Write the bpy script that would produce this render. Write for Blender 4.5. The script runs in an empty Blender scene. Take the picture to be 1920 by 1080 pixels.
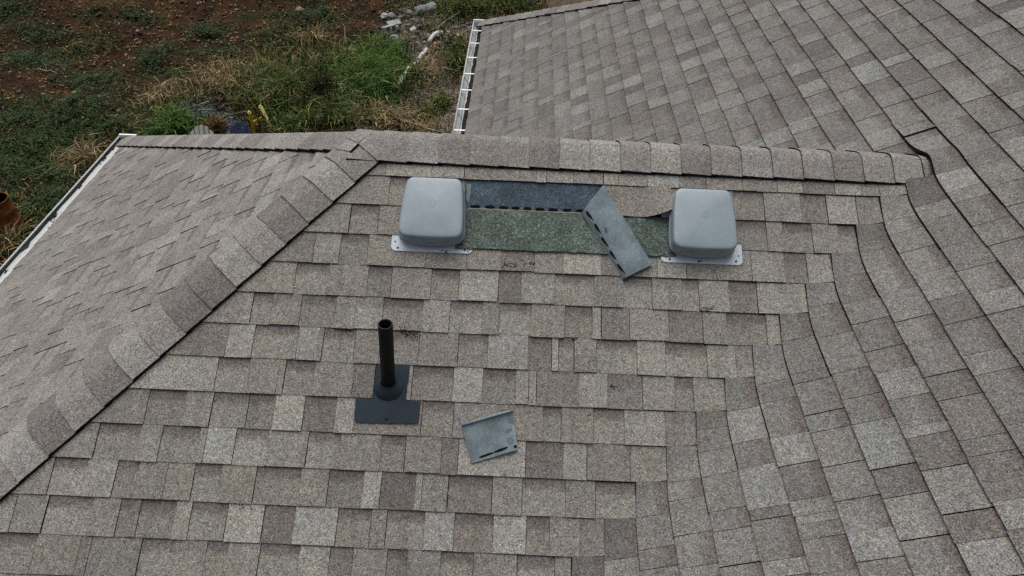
import bpy, math, random
import numpy as np
from mathutils import Vector, Matrix, noise as mnoise

sc = bpy.context.scene
rnd = random.Random(7)

# ------------------------------------------------------------------ camera
CAM = np.array([1.0463, -2.6231, 1.6309])
FPX = 1231.24
yaw, pit, rol = math.radians(0.2254), math.radians(-43.4269), math.radians(-2.2843)
ROT = np.array(Matrix.Rotation(yaw, 3, 'Z') @ Matrix.Rotation(pit, 3, 'X') @ Matrix.Rotation(rol, 3, 'Y'))
cam = bpy.data.cameras.new('camera')
camo = bpy.data.objects.new('camera', cam)
sc.collection.objects.link(camo)
cam.sensor_width = 36.0
cam.lens = FPX / 1920 * 36.0
cam.clip_start, cam.clip_end = 0.05, 2000
mw = Matrix.Identity(4)
for i in range(3):
    mw[i][0], mw[i][1], mw[i][2], mw[i][3] = ROT[i, 0], ROT[i, 2], -ROT[i, 1], CAM[i]
camo.matrix_world = mw
sc.camera = camo

# ------------------------------------------------------------------ sky, sun, exposure
SUN_EL, SUN_AZ = math.radians(68), math.radians(-18)      # azimuth from +y, negative towards -x
world = bpy.data.worlds.new('World')
sc.world = world
world.use_nodes = True
wn = world.node_tree
wn.nodes.clear()
sky = wn.nodes.new('ShaderNodeTexSky')
sky.sky_type = 'NISHITA'
sky.sun_disc = False
sky.sun_elevation = SUN_EL
sky.sun_rotation = SUN_AZ
sky.air_density, sky.dust_density, sky.ozone_density = 1.0, 6.0, 1.0
hsv = wn.nodes.new('ShaderNodeHueSaturation')
hsv.inputs['Saturation'].default_value = 0.35           # a cloud-covered sky is nearly colourless
bg = wn.nodes.new('ShaderNodeBackground')
bg.inputs['Strength'].default_value = 0.065
wo = wn.nodes.new('ShaderNodeOutputWorld')
wn.links.new(sky.outputs[0], hsv.inputs['Color'])
wn.links.new(hsv.outputs[0], bg.inputs[0])
wn.links.new(bg.outputs[0], wo.inputs[0])
sun = bpy.data.lights.new('sun', 'SUN')
sun.energy = 1.5
sun.angle = math.radians(60)
sun.color = (1.0, 0.98, 0.955)
suno = bpy.data.objects.new('sun', sun)
sc.collection.objects.link(suno)
sd = Vector((math.sin(SUN_AZ) * math.cos(SUN_EL), math.cos(SUN_AZ) * math.cos(SUN_EL), math.sin(SUN_EL)))
suno.rotation_euler = sd.to_track_quat('Z', 'Y').to_euler()
sc.view_settings.view_transform = 'Standard'
sc.view_settings.look = 'None'
sc.view_settings.gamma = 1.0
sc.view_settings.use_curve_mapping = False
sc.view_settings.exposure = 0.60
sc.cycles.use_denoising = False
sc.cycles.max_bounces = 6

# ------------------------------------------------------------------ helpers
COL = sc.collection


class NT:
    """tiny node-tree writer"""
    def __init__(self, name, rough=0.9, spec=0.3):
        self.m = bpy.data.materials.new(name)
        self.m.use_nodes = True
        self.t = self.m.node_tree
        self.t.nodes.clear()
        self.out = self.n('ShaderNodeOutputMaterial')
        self.b = self.n('ShaderNodeBsdfPrincipled')
        self.b.inputs['Roughness'].default_value = rough
        self.b.inputs['Specular IOR Level'].default_value = spec
        self.l(self.b.outputs[0], self.out.inputs[0])

    def n(self, typ, **kw):
        nd = self.t.nodes.new(typ)
        for k, v in kw.items():
            setattr(nd, k, v)
        return nd

    def l(self, a, b):
        self.t.links.new(a, b)

    def val(self, sock, v):
        if hasattr(v, 'is_output') or hasattr(v, 'links'):
            self.l(v, sock)
        else:
            sock.default_value = v

    def pos(self):
        return self.n('ShaderNodeNewGeometry').outputs['Position']

    def noise(self, vec, scale, detail=3, rough=0.55):
        nd = self.n('ShaderNodeTexNoise')
        self.l(vec, nd.inputs['Vector'])
        nd.inputs['Scale'].default_value = scale
        nd.inputs['Detail'].default_value = detail
        nd.inputs['Roughness'].default_value = rough
        return nd.outputs['Fac']

    def voro(self, vec, scale):
        nd = self.n('ShaderNodeTexVoronoi')
        self.l(vec, nd.inputs['Vector'])
        nd.inputs['Scale'].default_value = scale
        return nd

    def ramp(self, fac, stops, mode='LINEAR'):
        nd = self.n('ShaderNodeValToRGB')
        nd.color_ramp.interpolation = mode
        el = nd.color_ramp.elements
        while len(el) < len(stops):
            el.new(0.5)
        for e_, (p, c) in zip(el, stops):
            e_.position = p
            e_.color = (c, c, c, 1) if not hasattr(c, '__len__') else (*c, 1)
        self.l(fac, nd.inputs[0])
        return nd.outputs[0]

    def mix(self, fac, a, b, mode='MIX'):
        nd = self.n('ShaderNodeMix', data_type='RGBA', blend_type=mode)
        self.val(nd.inputs[0], fac)
        for s, v in ((nd.inputs[6], a), (nd.inputs[7], b)):
            if hasattr(v, '__len__') and not hasattr(v, 'links'):
                v = (*v, 1) if len(v) == 3 else v
            self.val(s, v)
        return nd.outputs[2]

    def math(self, op, a, b=0.0, c=None):
        nd = self.n('ShaderNodeMath', operation=op)
        self.val(nd.inputs[0], a)
        self.val(nd.inputs[1], b)
        if c is not None:
            self.val(nd.inputs[2], c)
        return nd.outputs[0]

    def attr(self, name):
        return self.n('ShaderNodeAttribute', attribute_name=name)

    def color(self, c):
        self.val(self.b.inputs['Base Color'], (*c, 1) if hasattr(c, '__len__') and not hasattr(c, 'links') and len(c) == 3 else c)
        return self

    def bump(self, h, strength=0.4, dist=0.002):
        nd = self.n('ShaderNodeBump')
        nd.inputs['Strength'].default_value = strength
        nd.inputs['Distance'].default_value = dist
        self.l(h, nd.inputs['Height'])
        self.l(nd.outputs[0], self.b.inputs['Normal'])
        return self


def granules(w, pos, base):
    """mineral granules over a base colour: differently coloured grains a few mm across"""
    v = w.voro(pos, 310)
    sp = w.n('ShaderNodeSeparateColor')
    w.l(v.outputs['Color'], sp.inputs[0])
    g1 = w.ramp(sp.outputs[0], [(0.0, 0.33), (0.18, 0.66), (0.5, 0.98), (0.78, 1.22), (0.93, 1.55), (1.0, 2.0)])
    tint = w.ramp(sp.outputs[1], [(0.0, (0.85, 0.95, 1.2)), (0.28, (1.0, 1.0, 1.02)), (0.55, (1.0, 1.0, 0.97)), (0.8, (1.11, 1.01, 0.80)), (1.0, (1.16, 0.95, 0.90))])
    c1 = w.mix(1.0, base, g1, 'MULTIPLY')
    c2 = w.mix(1.0, c1, tint, 'MULTIPLY')
    big = w.ramp(w.noise(pos, 42, 2), [(0.25, 0.84), (0.75, 1.16)])
    c3 = w.mix(1.0, c2, big, 'MULTIPLY')
    return c3, v.outputs['Distance']


def mat_shingle():
    w = NT('asphalt_shingle', 0.95, 0.15)
    pos = w.pos()
    base = w.attr('col').outputs['Color']
    vv = w.attr('vv').outputs['Fac']
    band = w.attr('band').outputs['Fac']
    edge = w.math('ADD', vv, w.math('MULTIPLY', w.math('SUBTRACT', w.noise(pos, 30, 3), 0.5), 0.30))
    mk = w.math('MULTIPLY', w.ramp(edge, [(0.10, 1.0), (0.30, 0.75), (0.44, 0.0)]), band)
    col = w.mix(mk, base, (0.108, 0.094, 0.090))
    blot = w.ramp(w.noise(pos, 5.0, 4), [(0.3, 0.90), (0.7, 1.08)])
    col = w.mix(1.0, col, blot, 'MULTIPLY')
    wide = w.ramp(w.noise(pos, 1.1, 3), [(0.3, (0.93, 0.92, 0.93)), (0.7, (1.05, 1.05, 1.03))])
    col = w.mix(1.0, col, wide, 'MULTIPLY')
    mp = w.n('ShaderNodeMapping')
    w.l(pos, mp.inputs['Vector'])
    mp.inputs['Scale'].default_value = (14.0, 1.6, 1.6)
    run = w.ramp(w.noise(mp.outputs[0], 1.0, 4, 0.6), [(0.55, 1.0), (0.8, 0.80)])
    col = w.mix(1.0, col, run, 'MULTIPLY')
    col, dist = granules(w, pos, col)
    w.color(col)
    w.bump(dist, 0.35, 0.0016)
    return w.m


def mat_flat(name, c, rough=0.6, spec=0.4, var=0.15, scale=8.0, metal=0.0):
    w = NT(name, rough, spec)
    pos = w.pos()
    f = w.ramp(w.noise(pos, scale, 4), [(0.3, 1 - var), (0.7, 1 + var)])
    w.color(w.mix(1.0, c, f, 'MULTIPLY'))
    w.b.inputs['Metallic'].default_value = metal
    return w.m


def mat_attr(name, rough=0.8, spec=0.2, trans=0.0):
    w = NT(name, rough, spec)
    w.color(w.attr('col').outputs['Color'])
    if trans:
        w.b.inputs['Transmission Weight'].default_value = 0
        w.b.inputs['Subsurface Weight'].default_value = 0
    return w.m


M = {}
M['shingle'] = mat_shingle()
M['edge'] = mat_flat('asphalt_edge', (0.016, 0.015, 0.015), 0.95, 0.1, 0.3, 60)
M['deck'] = mat_flat('roof_felt', (0.03, 0.03, 0.03), 0.95, 0.1)
M['black_pipe'] = mat_flat('black_pipe', (0.006, 0.006, 0.006), 0.55, 0.25, 0.2, 30)
M['flash'] = mat_flat('slate_blue_flashing', (0.014, 0.025, 0.035), 0.6, 0.22, 0.12, 25)
M['collar'] = mat_flat('rubber_collar', (0.012, 0.020, 0.027), 0.7, 0.2, 0.2, 40)
M['white_metal'] = mat_flat('white_gutter_paint', (0.78, 0.79, 0.78), 0.4, 0.4, 0.05, 9)
M['gray_metal'] = mat_flat('flange_metal', (0.44, 0.50, 0.55), 0.45, 0.5, 0.08, 40)
M['nail'] = mat_flat('nail_head', (0.05, 0.05, 0.055), 0.6, 0.4)
M['rust_nail'] = mat_flat('rusty_nail', (0.075, 0.052, 0.042), 0.8, 0.2)
M['debris'] = mat_flat('gutter_debris', (0.02, 0.019, 0.016), 0.95, 0.1, 0.5, 40)
M['tar'] = mat_flat('sealant_tar', (0.006, 0.006, 0.007), 0.9, 0.08)
M['siding'] = mat_flat('vinyl_siding', (0.55, 0.53, 0.49), 0.6, 0.3, 0.05, 4)
M['veg'] = mat_attr('foliage', 0.75, 0.2)
M['rock'] = mat_attr('stone', 0.9, 0.2)


def mat_vent():
    w = NT('grey_plastic', 0.38, 0.45)
    pos = w.pos()
    a = w.ramp(w.noise(pos, 7, 4, 0.6), [(0.3, (0.205, 0.256, 0.286)), (0.7, (0.252, 0.306, 0.338))])
    fine = w.ramp(w.noise(pos, 120, 2), [(0.3, 0.94), (0.7, 1.06)])
    mp = w.n('ShaderNodeMapping')
    w.l(pos, mp.inputs['Vector'])
    mp.inputs['Scale'].default_value = (22, 5, 5)
    streak = w.ramp(w.noise(mp.outputs[0], 1.0, 4, 0.65), [(0.3, 0.94), (0.7, 1.04)])
    dust = w.ramp(w.noise(pos, 26, 5, 0.7), [(0.58, 0.0), (0.78, 0.35)])
    c = w.mix(1.0, w.mix(1.0, a, fine, 'MULTIPLY'), streak, 'MULTIPLY')
    w.color(w.mix(dust, c, (0.30, 0.30, 0.28)))
    return w.m


M['vent'] = mat_vent()


def mat_under(name, c, tint_lo, tint_hi, scale=190, contrast=1.0):
    w = NT(name, 0.95, 0.1)
    pos = w.pos()
    v = w.voro(pos, scale)
    sp = w.n('ShaderNodeSeparateColor')
    w.l(v.outputs['Color'], sp.inputs[0])
    lo, hi = 1 - 0.6 * contrast, 1 + 1.1 * contrast
    g = w.ramp(sp.outputs[0], [(0.0, lo), (0.4, 0.85), (0.75, 1.1), (1.0, hi)])
    tn = w.mix(sp.outputs[1], tint_lo, tint_hi)
    col = w.mix(1.0, w.mix(1.0, c, g, 'MULTIPLY'), tn, 'MULTIPLY')
    bl = w.ramp(w.noise(pos, 9, 6, 0.65), [(0.3, 0.62), (0.7, 1.32)])
    w.color(w.mix(1.0, col, bl, 'MULTIPLY'))
    w.bump(v.outputs['Distance'], 0.3, 0.0015)
    return w.m


M['blue_under'] = mat_under('dark_underlayer', (0.060, 0.082, 0.099), (0.9, 1.0, 1.1), (1.05, 1.0, 0.95), 210, 0.7)
M['green_under'] = mat_under('algae_green_granules', (0.090, 0.110, 0.099), (0.86, 1.0, 1.2), (1.12, 1.05, 0.78), 190, 0.9)
M['under_grey'] = mat_under('grey_shingle_back', (0.170, 0.212, 0.232), (0.97, 1.0, 1.02), (1.02, 1.0, 0.98), 330, 0.25)


def set_attrs(me, **kw):
    for k, v in kw.items():
        v = np.asarray(v, dtype=np.float32)
        if v.ndim == 2:
            if v.shape[1] == 3:
                v = np.concatenate([v, np.ones((len(v), 1), np.float32)], 1)
            a = me.attributes.new(k, 'FLOAT_COLOR', 'POINT')
            a.data.foreach_set('color', v.ravel())
        else:
            a = me.attributes.new(k, 'FLOAT', 'POINT')
            a.data.foreach_set('value', v)


class Geo:
    """collects faces; build() makes ONE mesh object"""
    def __init__(self):
        self.v, self.f, self.mi, self.col, self.vv, self.band, self.sm = [], [], [], [], [], [], []

    def add(self, vs, fs, mi=0, col=(0.2, 0.2, 0.2), vv=None, band=0.0, smooth=False):
        o = len(self.v)
        self.v += [tuple(float(q) for q in p) for p in vs]
        for i, f in enumerate(fs):
            self.f.append(tuple(o + j for j in f))
            self.mi.append(mi[i] if hasattr(mi, '__len__') else mi)
            self.sm.append(smooth)
        self.col += [tuple(col)] * len(vs)
        self.vv += list(vv) if vv is not None else [1.0] * len(vs)
        self.band += [band] * len(vs)

    def merge(self, g):
        o = len(self.v)
        self.v += g.v
        self.f += [tuple(o + j for j in f) for f in g.f]
        self.mi += g.mi
        self.sm += g.sm
        self.col += g.col
        self.vv += g.vv
        self.band += g.band

    def box(self, c, d, R=None, **kw):
        x, y, z = (q / 2 for q in d)
        vs = [Vector((sx * x, sy * y, sz * z)) for sx in (-1, 1) for sy in (-1, 1) for sz in (-1, 1)]
        if R is not None:
            vs = [R @ p for p in vs]
        vs = [p + Vector(c) for p in vs]
        self.add(vs, [(0, 1, 3, 2), (4, 6, 7, 5), (0, 4, 5, 1), (2, 3, 7, 6), (0, 2, 6, 4), (1, 5, 7, 3)], **kw)

    def tube(self, pts, rad, n=10, caps=True, **kw):
        pts = [Vector(p) for p in pts]
        rad = rad if hasattr(rad, '__len__') else [rad] * len(pts)
        vs, fs = [], []
        for i, p in enumerate(pts):
            d = (pts[min(i + 1, len(pts) - 1)] - pts[max(i - 1, 0)]).normalized()
            a = d.cross(Vector((0.13, 0.27, 0.95)))
            if a.length < 0.05:
                a = d.cross(Vector((1, 0, 0)))
            a.normalize()
            b = d.cross(a)
            for j in range(n):
                t_ = 2 * math.pi * j / n
                vs.append(p + (a * math.cos(t_) + b * math.sin(t_)) * rad[i])
        for i in range(len(pts) - 1):
            for j in range(n):
                fs.append((i * n + j, i * n + (j + 1) % n, (i + 1) * n + (j + 1) % n, (i + 1) * n + j))
        if caps:
            fs.append(tuple(range(n))[::-1])
            fs.append(tuple((len(pts) - 1) * n + j for j in range(n)))
        kw.setdefault('smooth', True)
        self.add(vs, fs, **kw)

    def lathe(self, prof, c=(0, 0, 0), n=32, R=None, **kw):
        vs, fs = [], []
        for r, z in prof:
            for j in range(n):
                a = 2 * math.pi * j / n
                p = Vector((r * math.cos(a), r * math.sin(a), z))
                vs.append((R @ p if R is not None else p) + Vector(c))
        for i in range(len(prof) - 1):
            for j in range(n):
                fs.append((i * n + j, i * n + (j + 1) % n, (i + 1) * n + (j + 1) % n, (i + 1) * n + j))
        kw.setdefault('smooth', True)
        self.add(vs, fs, **kw)

    def build(self, name, mats, parent=None, attrs=True):
        me = bpy.data.meshes.new(name)
        me.from_pydata(self.v, [], self.f)
        for m in (mats if isinstance(mats, (list, tuple)) else [mats]):
            me.materials.append(m)
        me.polygons.foreach_set('material_index', self.mi)
        me.polygons.foreach_set('use_smooth', self.sm)
        if attrs:
            set_attrs(me, col=self.col, vv=self.vv, band=self.band)
        me.update()
        o = bpy.data.objects.new(name, me)
        COL.objects.link(o)
        if parent is not None:
            o.parent = parent
        return o


def tag(o, label=None, cat=None, group=None, kind=None):
    for k, v in (('label', label), ('category', cat), ('group', group), ('kind', kind)):
        if v:
            o[k] = v
    return o


def empty(name, loc=(0, 0, 0)):
    """an Empty at a thing's base; parts are written in world coordinates and moved under it"""
    o = bpy.data.objects.new(name, None)
    o.empty_display_size = 0.1
    o.location = loc
    COL.objects.link(o)
    return o


def adopt(o, root):
    """parent a part written in world coordinates, keeping it in place"""
    o.parent = root
    o.matrix_parent_inverse = Matrix.Translation(root.location).inverted()
    return o


def np_object(name, v, f, mats, **attrs):
    me = bpy.data.meshes.new(name)
    me.vertices.add(len(v))
    me.vertices.foreach_set('co', np.asarray(v, np.float32).ravel())
    k = f.shape[1]
    me.loops.add(f.size)
    me.loops.foreach_set('vertex_index', f.ravel().astype(np.int32))
    me.polygons.add(len(f))
    me.polygons.foreach_set('loop_start', np.arange(0, f.size, k, dtype=np.int32))
    me.update(calc_edges=True)
    me.validate()
    for m in (mats if isinstance(mats, (list, tuple)) else [mats]):
        me.materials.append(m)
    set_attrs(me, **attrs)
    o = bpy.data.objects.new(name, me)
    COL.objects.link(o)
    return o


def px(P):
    q = (np.atleast_2d(P) - CAM) @ ROT
    d = np.maximum(q[:, 1], 1e-3)
    return np.stack([960 + FPX * q[:, 0] / d, 540 - FPX * q[:, 2] / d], 1), q[:, 1]


def shown_area(P):
    """how large a piece shows in the photograph (pixels of its box inside the frame)"""
    u, d = px(P)
    if d.min() < 0.1:
        return 0.0
    a, b = np.clip(u.min(0), 0, (1920, 1080)), np.clip(u.max(0), 0, (1920, 1080))
    return float((b - a).prod())


# ------------------------------------------------------------------ roof geometry (metres; course line 0 of the front slope is the origin)
E = 0.143                                   # shingle exposure
TH = math.radians(29.7655)                  # roof pitch
CT, ST, T = math.cos(TH), math.sin(TH), math.tan(TH)
L = 2.9275                                  # the main slope passes through (L, *, 0)
XH = 0.300                                  # front hip: x = XH + y
YR = 0.052                                  # ridge of the wing
ZR = YR * T
APEX = Vector((XH + YR, YR, ZR))
EAVE2 = 2.93                                # run of hip end and front slope to the eave
FARC = Vector((APEX.x - EAVE2, 2.63, ZR - T * EAVE2))
EAVE3 = 2.37                                # run of the main slope below L
ZG = -8.2

house = empty('house', (-0.5, 1.0, ZG))
tag(house, 'house under a brown-grey asphalt shingle hip roof with white gutters', 'house')

KV = 0.026                                  # how round the woven valley is
N1 = Vector((0, -ST, CT))
N2 = Vector((-ST, 0, CT))


def map1(a, s, h=0.0):
    return Vector((a, -s * CT, -s * ST)) + N1 * h


def map2(a, s, h=0.0):
    return Vector((XH - s * CT, a, -s * ST)) + N2 * h


def wing_z(x, y):
    return ZR - T * (math.sqrt((y - YR) ** 2 + 0.0012) - 0.0346) - 0.005 + 0.012 * math.exp(-((y - YR) / 0.15) ** 2)


def map3(a, s, h=0.0):
    x, y = L - s * CT, a
    z0 = -s * ST
    if -0.6 < s:
        zw = wing_z(x, y) if s < 0.002 else min(T * y, T * (2 * YR - y))
        if zw - z0 > -0.12:
            k = KV
            m = max(z0, zw)
            z = m + k * math.log(math.exp((z0 - m) / k) + math.exp((zw - m) / k))
            wgt = 1 / (1 + math.exp(-(zw - z0) / k))
            n = (N2 * (1 - wgt) + N1 * wgt).normalized()
            return Vector((x, y, z)) + n * (h + 0.003 * wgt)
    return Vector((x, y, z0)) + N2 * h


def map3p(a, s, h=0.0):
    return Vector((L - s * CT, a, -s * ST)) + N2 * h


def map1v(a, s, h=0.0):
    """front slope, rounded where it runs into the valley"""
    z1, z3 = -s * ST, T * (a - L)
    m = max(z1, z3)
    z = m + KV * math.log(math.exp((z1 - m) / KV) + math.exp((z3 - m) / KV))
    wgt = 1 / (1 + math.exp(-(z1 - z3) / KV))
    return Vector((a, -s * CT, z)) + (N2 * (1 - wgt) + N1 * wgt).normalized() * h


def clip(poly, a, b, c):
    """keep the part of a polygon where a*u + b*v + c >= 0"""
    out = []
    for i in range(len(poly)):
        p, q = poly[i], poly[(i + 1) % len(poly)]
        dp, dq = a * p[0] + b * p[1] + c, a * q[0] + b * q[1] + c
        if dp >= 0:
            out.append(p)
        if dp * dq < 0:
            t_ = dp / (dp - dq)
            out.append((p[0] + (q[0] - p[0]) * t_, p[1] + (q[1] - p[1]) * t_))
    return out


TONE = {'L': (0.270, 0.269, 0.258), 'l': (0.244, 0.241, 0.230), 'm': (0.210, 0.203, 0.194),
        'd': (0.178, 0.168, 0.163), 'D': (0.160, 0.149, 0.146), 'b': (0.197, 0.190, 0.181), 'B': (0.228, 0.224, 0.214),
        'C': (0.190, 0.180, 0.168)}
WARM, COOL, PLAIN = (1.0, 1.0, 0.968), (0.748, 0.765, 0.772), (0.985, 0.985, 0.98)   # slight weathering; COOL mainly puts the main slope's dimmer, cooler light into its colour
RECESS = set('bBD')


def shingle(mapf, poly, k, code, tint=PLAIN, dark=0.15, even=1.02, thick=0.0):
    """one shingle tab: a thin wedge, granules on top and bare asphalt on its cut edges"""
    g = Geo()
    rec = code in RECESS
    hb = (0.0070 if rec else 0.0110) + rnd.uniform(-0.0012, 0.0014) + thick * (1.55 if rec else 1.0)
    ht = (0.0008 if rec else 0.0042) + thick * (0.45 if rec else 0.0)
    c = tuple(m_ + (q - m_) * even for q, m_ in zip(TONE[code], TONE['m']))
    j = rnd.gauss(1, 0.045)
    hue = rnd.gauss(0, 0.012)
    c = (c[0] * j * (1 + hue) * tint[0], c[1] * j * tint[1], c[2] * j * (1 - hue) * tint[2])
    s1 = k * E
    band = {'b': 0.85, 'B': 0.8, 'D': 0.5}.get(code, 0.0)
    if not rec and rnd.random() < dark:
        band = rnd.uniform(0.2, 0.5)  # upper band on raised tabs: dark granules plus painted shade under the next course
    vv = [min(max((p[1] - (s1 - E)) / E, 0.0), 1.0) for p in poly]
    hh = [ht + (hb - ht) * v for v in vv]
    n = len(poly)
    top = [mapf(p[0], p[1], h) for p, h in zip(poly, hh)]
    bot = [mapf(p[0], p[1], -0.004) for p in poly]
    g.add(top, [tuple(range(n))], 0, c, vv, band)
    g.add(top + bot, [(i, n + i, n + (i + 1) % n, (i + 1) % n) for i in range(n)], 1, c)
    # keep the top facing up
    nn = (top[1] - top[0]).cross(top[2] - top[0])
    if nn.z < 0:
        g.f = [f[::-1] for f in g.f]
    return g


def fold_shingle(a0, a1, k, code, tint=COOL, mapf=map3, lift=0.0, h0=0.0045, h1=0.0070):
    """a tab of the main slope that is woven up the valley: a curved sheet"""
    g = Geo()
    na, ns = 7, 5
    s0, s1 = (k - 1) * E - 0.012, k * E
    c = tuple(m_ + (q - m_) * 0.75 for q, m_ in zip(TONE[code], TONE['m']))
    j = rnd.gauss(1, 0.045)
    c = tuple(q * j * t_ for q, t_ in zip(c, tint))
    vs, vv = [], []
    for i in range(na + 1):
        for m in range(ns + 1):
            a = a0 + (a1 - a0) * i / na
            s = s0 + (s1 - s0) * m / ns
            v = min(max((s - s1 + E) / E, 0), 1)
            vs.append(mapf(a, s, h0 + h1 * v + lift * (1 - i / na) ** 2))
            vv.append(v)
    fs = [(i * (ns + 1) + m, (i + 1) * (ns + 1) + m, (i + 1) * (ns + 1) + m + 1, i * (ns + 1) + m + 1) for i in range(na) for m in range(ns)]
    nn = (vs[ns + 1] - vs[0]).cross(vs[1] - vs[0])
    flip = nn.z > 0
    g.add(vs, [f[::-1] for f in fs] if flip else fs, 0, c, vv, {'b': .85, 'B': .8, 'D': .5}.get(code, 0.1), smooth=True)
    ring = [i * (ns + 1) for i in range(na + 1)] + [na * (ns + 1) + m for m in range(1, ns + 1)] + [i * (ns + 1) + ns for i in range(na - 1, -1, -1)] + [m for m in range(ns - 1, 0, -1)]
    lo = [Vector(vs[i]) - Vector((0, 0, 0.012)) for i in ring]
    up = [vs[i] for i in ring]
    n = len(ring)
    g.add(up + lo, [(i, n + i, n + (i + 1) % n, (i + 1) % n) for i in range(n)], 1, c)
    return g


COURSES = {
    1: "0.442m 0.650l 0.799l 0.921m 1.127m 1.173l 1.295m 1.432m 1.500l 1.630m 1.776L 1.898d 2.064m 2.127m 2.222m 2.337l 2.481d 2.605l 2.683m 2.795m",
    2: "0.468m 0.808b 1.439X 1.733C 2.019m 2.156b 2.320l 2.438D 2.572L 2.668d",
    3: "0.306m 0.432b 0.808m 1.743X 2.011m 2.158b 2.229m 2.360b 2.476m 2.545b",
    4: "0.165d 0.277l 0.399b 0.566m 0.657l 0.833m 0.985m 1.130d 1.255m 1.421l 1.500d 1.667m 1.793l 1.926m 2.080m 2.225l 2.323D 2.426l",
    5: "0.100m 0.241B 0.414m 0.516b 0.689m 0.809b 0.980L 1.077D 1.223l 1.393B 1.520m 1.643B 1.772l 1.845B 1.975l 2.097D 2.290l",
    6: "-0.065m 0.019b 0.142m 0.293b 0.377l 0.493L 0.662b 0.778l 0.917B 0.989m 1.124B 1.269m 1.385b 1.424L 1.544d 1.712m 1.856d 1.958m 2.126b 2.171m",
    7: "-0.146d -0.036l 0.148B 0.236l 0.256m 0.390B 0.494m 0.658b 0.824m 0.947b 1.117l 1.216D 1.245L 1.310b 1.406m 1.574B 1.693l 1.867B 1.988l 2.049d",
    8: "-0.167l -0.034B 0.088m 0.114m 0.236b 0.400m 0.486d 0.625Y 0.643l 0.813b 0.934L 1.071b 1.124l 1.157L 1.332d 1.451l 1.594d 1.729m 1.804b 1.925m",
    9: "-0.426m -0.273b -0.162m -0.016b 0.093b 0.213L 0.344D 0.420l 0.694m 0.823B 0.999m 1.044d 1.188m 1.262B 1.392m 1.518B 1.685l 1.801d",
    10: "-0.599m -0.429b -0.343l -0.190b -0.163l -0.045L 0.084B 0.247m 0.376B 0.541m 0.639b 0.785m 0.852d 1.123L 1.273D 1.367l 1.541d 1.673m",
    11: "-0.746m -0.611B -0.494l -0.410b -0.294m -0.186m -0.082B 0.059m 0.234b 0.348m 0.486b 0.555L 0.692D 0.718L 0.821m 0.994b 1.114m 1.284B 1.402m 1.554B",
    12: "-1.082m -0.857l -0.734m -0.557B -0.451m -0.416b -0.372d -0.233b -0.172l -0.031b 0.112L 0.233D 0.399L 0.530b 0.590m 0.737B 0.854L 1.005b 1.136L 1.225b 1.343m 1.428d",
    13: "-1.000B -0.744b -0.574m -0.533d -0.340m -0.212B -0.089m -0.007b 0.116m 0.269B 0.385l 0.473D 0.606m 0.682b 0.810m 0.935b 1.104m 1.249B 1.310m 1.371l",
}
# widths and tones read along the front slope also drive the other slopes
SEQ = []
for k_, row in COURSES.items():
    xs = [(float(t_[:-1]), t_[-1]) for t_ in row.split()]
    for (x0, _), (x1, cd) in zip(xs, xs[1:]):
        if cd in TONE and cd != 'C' and 0.02 < x1 - x0 < 0.22:
            SEQ.append((x1 - x0, cd))


def random_row(a0, a1, rr):
    i = rr.randrange(len(SEQ))
    a = a0
    out = []
    while a < a1:
        w_, cd = SEQ[i % len(SEQ)]
        if rr.random() < 0.12:
            i = rr.randrange(len(SEQ))
        w_ *= rr.uniform(0.9, 1.12)
        out.append((a, min(a + w_, a1), cd))
        a += w_
        i += 1
    return out


pieces1, pieces2, pieces3, piecesb = [], [], [], []
special = []

# front slope of the wing
for k in range(1, 25):
    xe = L - k * E * CT
    x_hip = XH - k * E * CT
    if k in COURSES:
        row, a = [], x_hip - 0.02
        for t_ in COURSES[k].split():
            x1, cd = float(t_[:-1]), t_[-1]
            row.append((a, x1, cd))
            a = x1
        if k == 13:
            row[-1] = (row[-1][0], xe, row[-1][2])
        row[-1] = (row[-1][0], xe, row[-1][2])
    else:
        row = random_row(x_hip - 0.02, xe, rnd)
    if k > 19:
        row = [r for r in row if r[1] < L - EAVE3 + 0.2]
    wob = rnd.uniform(-0.0015, 0.0015)
    for (a0, a1, cd) in row:
        if a1 - a0 < 0.004:
            continue
        if cd in 'XY':
            continue
        if cd == 'C':
            special.append((a0, a1, k))
            continue
        gp = 0.0006 if rnd.random() < 0.75 else 0.0016
        ds = rnd.gauss(0, 0.0011) + wob
        sk = rnd.gauss(0, 0.0006)
        poly = [(a0 + gp, (k - 1) * E - 0.014), (a0 + gp + sk, k * E + ds), (a1 - gp + sk, k * E + ds + rnd.gauss(0, .0006)), (a1 - gp, (k - 1) * E - 0.014)]
        poly = clip(poly, 1.0, CT, -XH - 0.01)
        if xe - a1 < 0.26 and k < 19:
            rec = cd in RECESS
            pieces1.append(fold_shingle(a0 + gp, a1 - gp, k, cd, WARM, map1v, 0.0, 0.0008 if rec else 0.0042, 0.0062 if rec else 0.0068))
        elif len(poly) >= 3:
            pieces1.append(shingle(map1, poly, k, cd, WARM))

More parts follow.
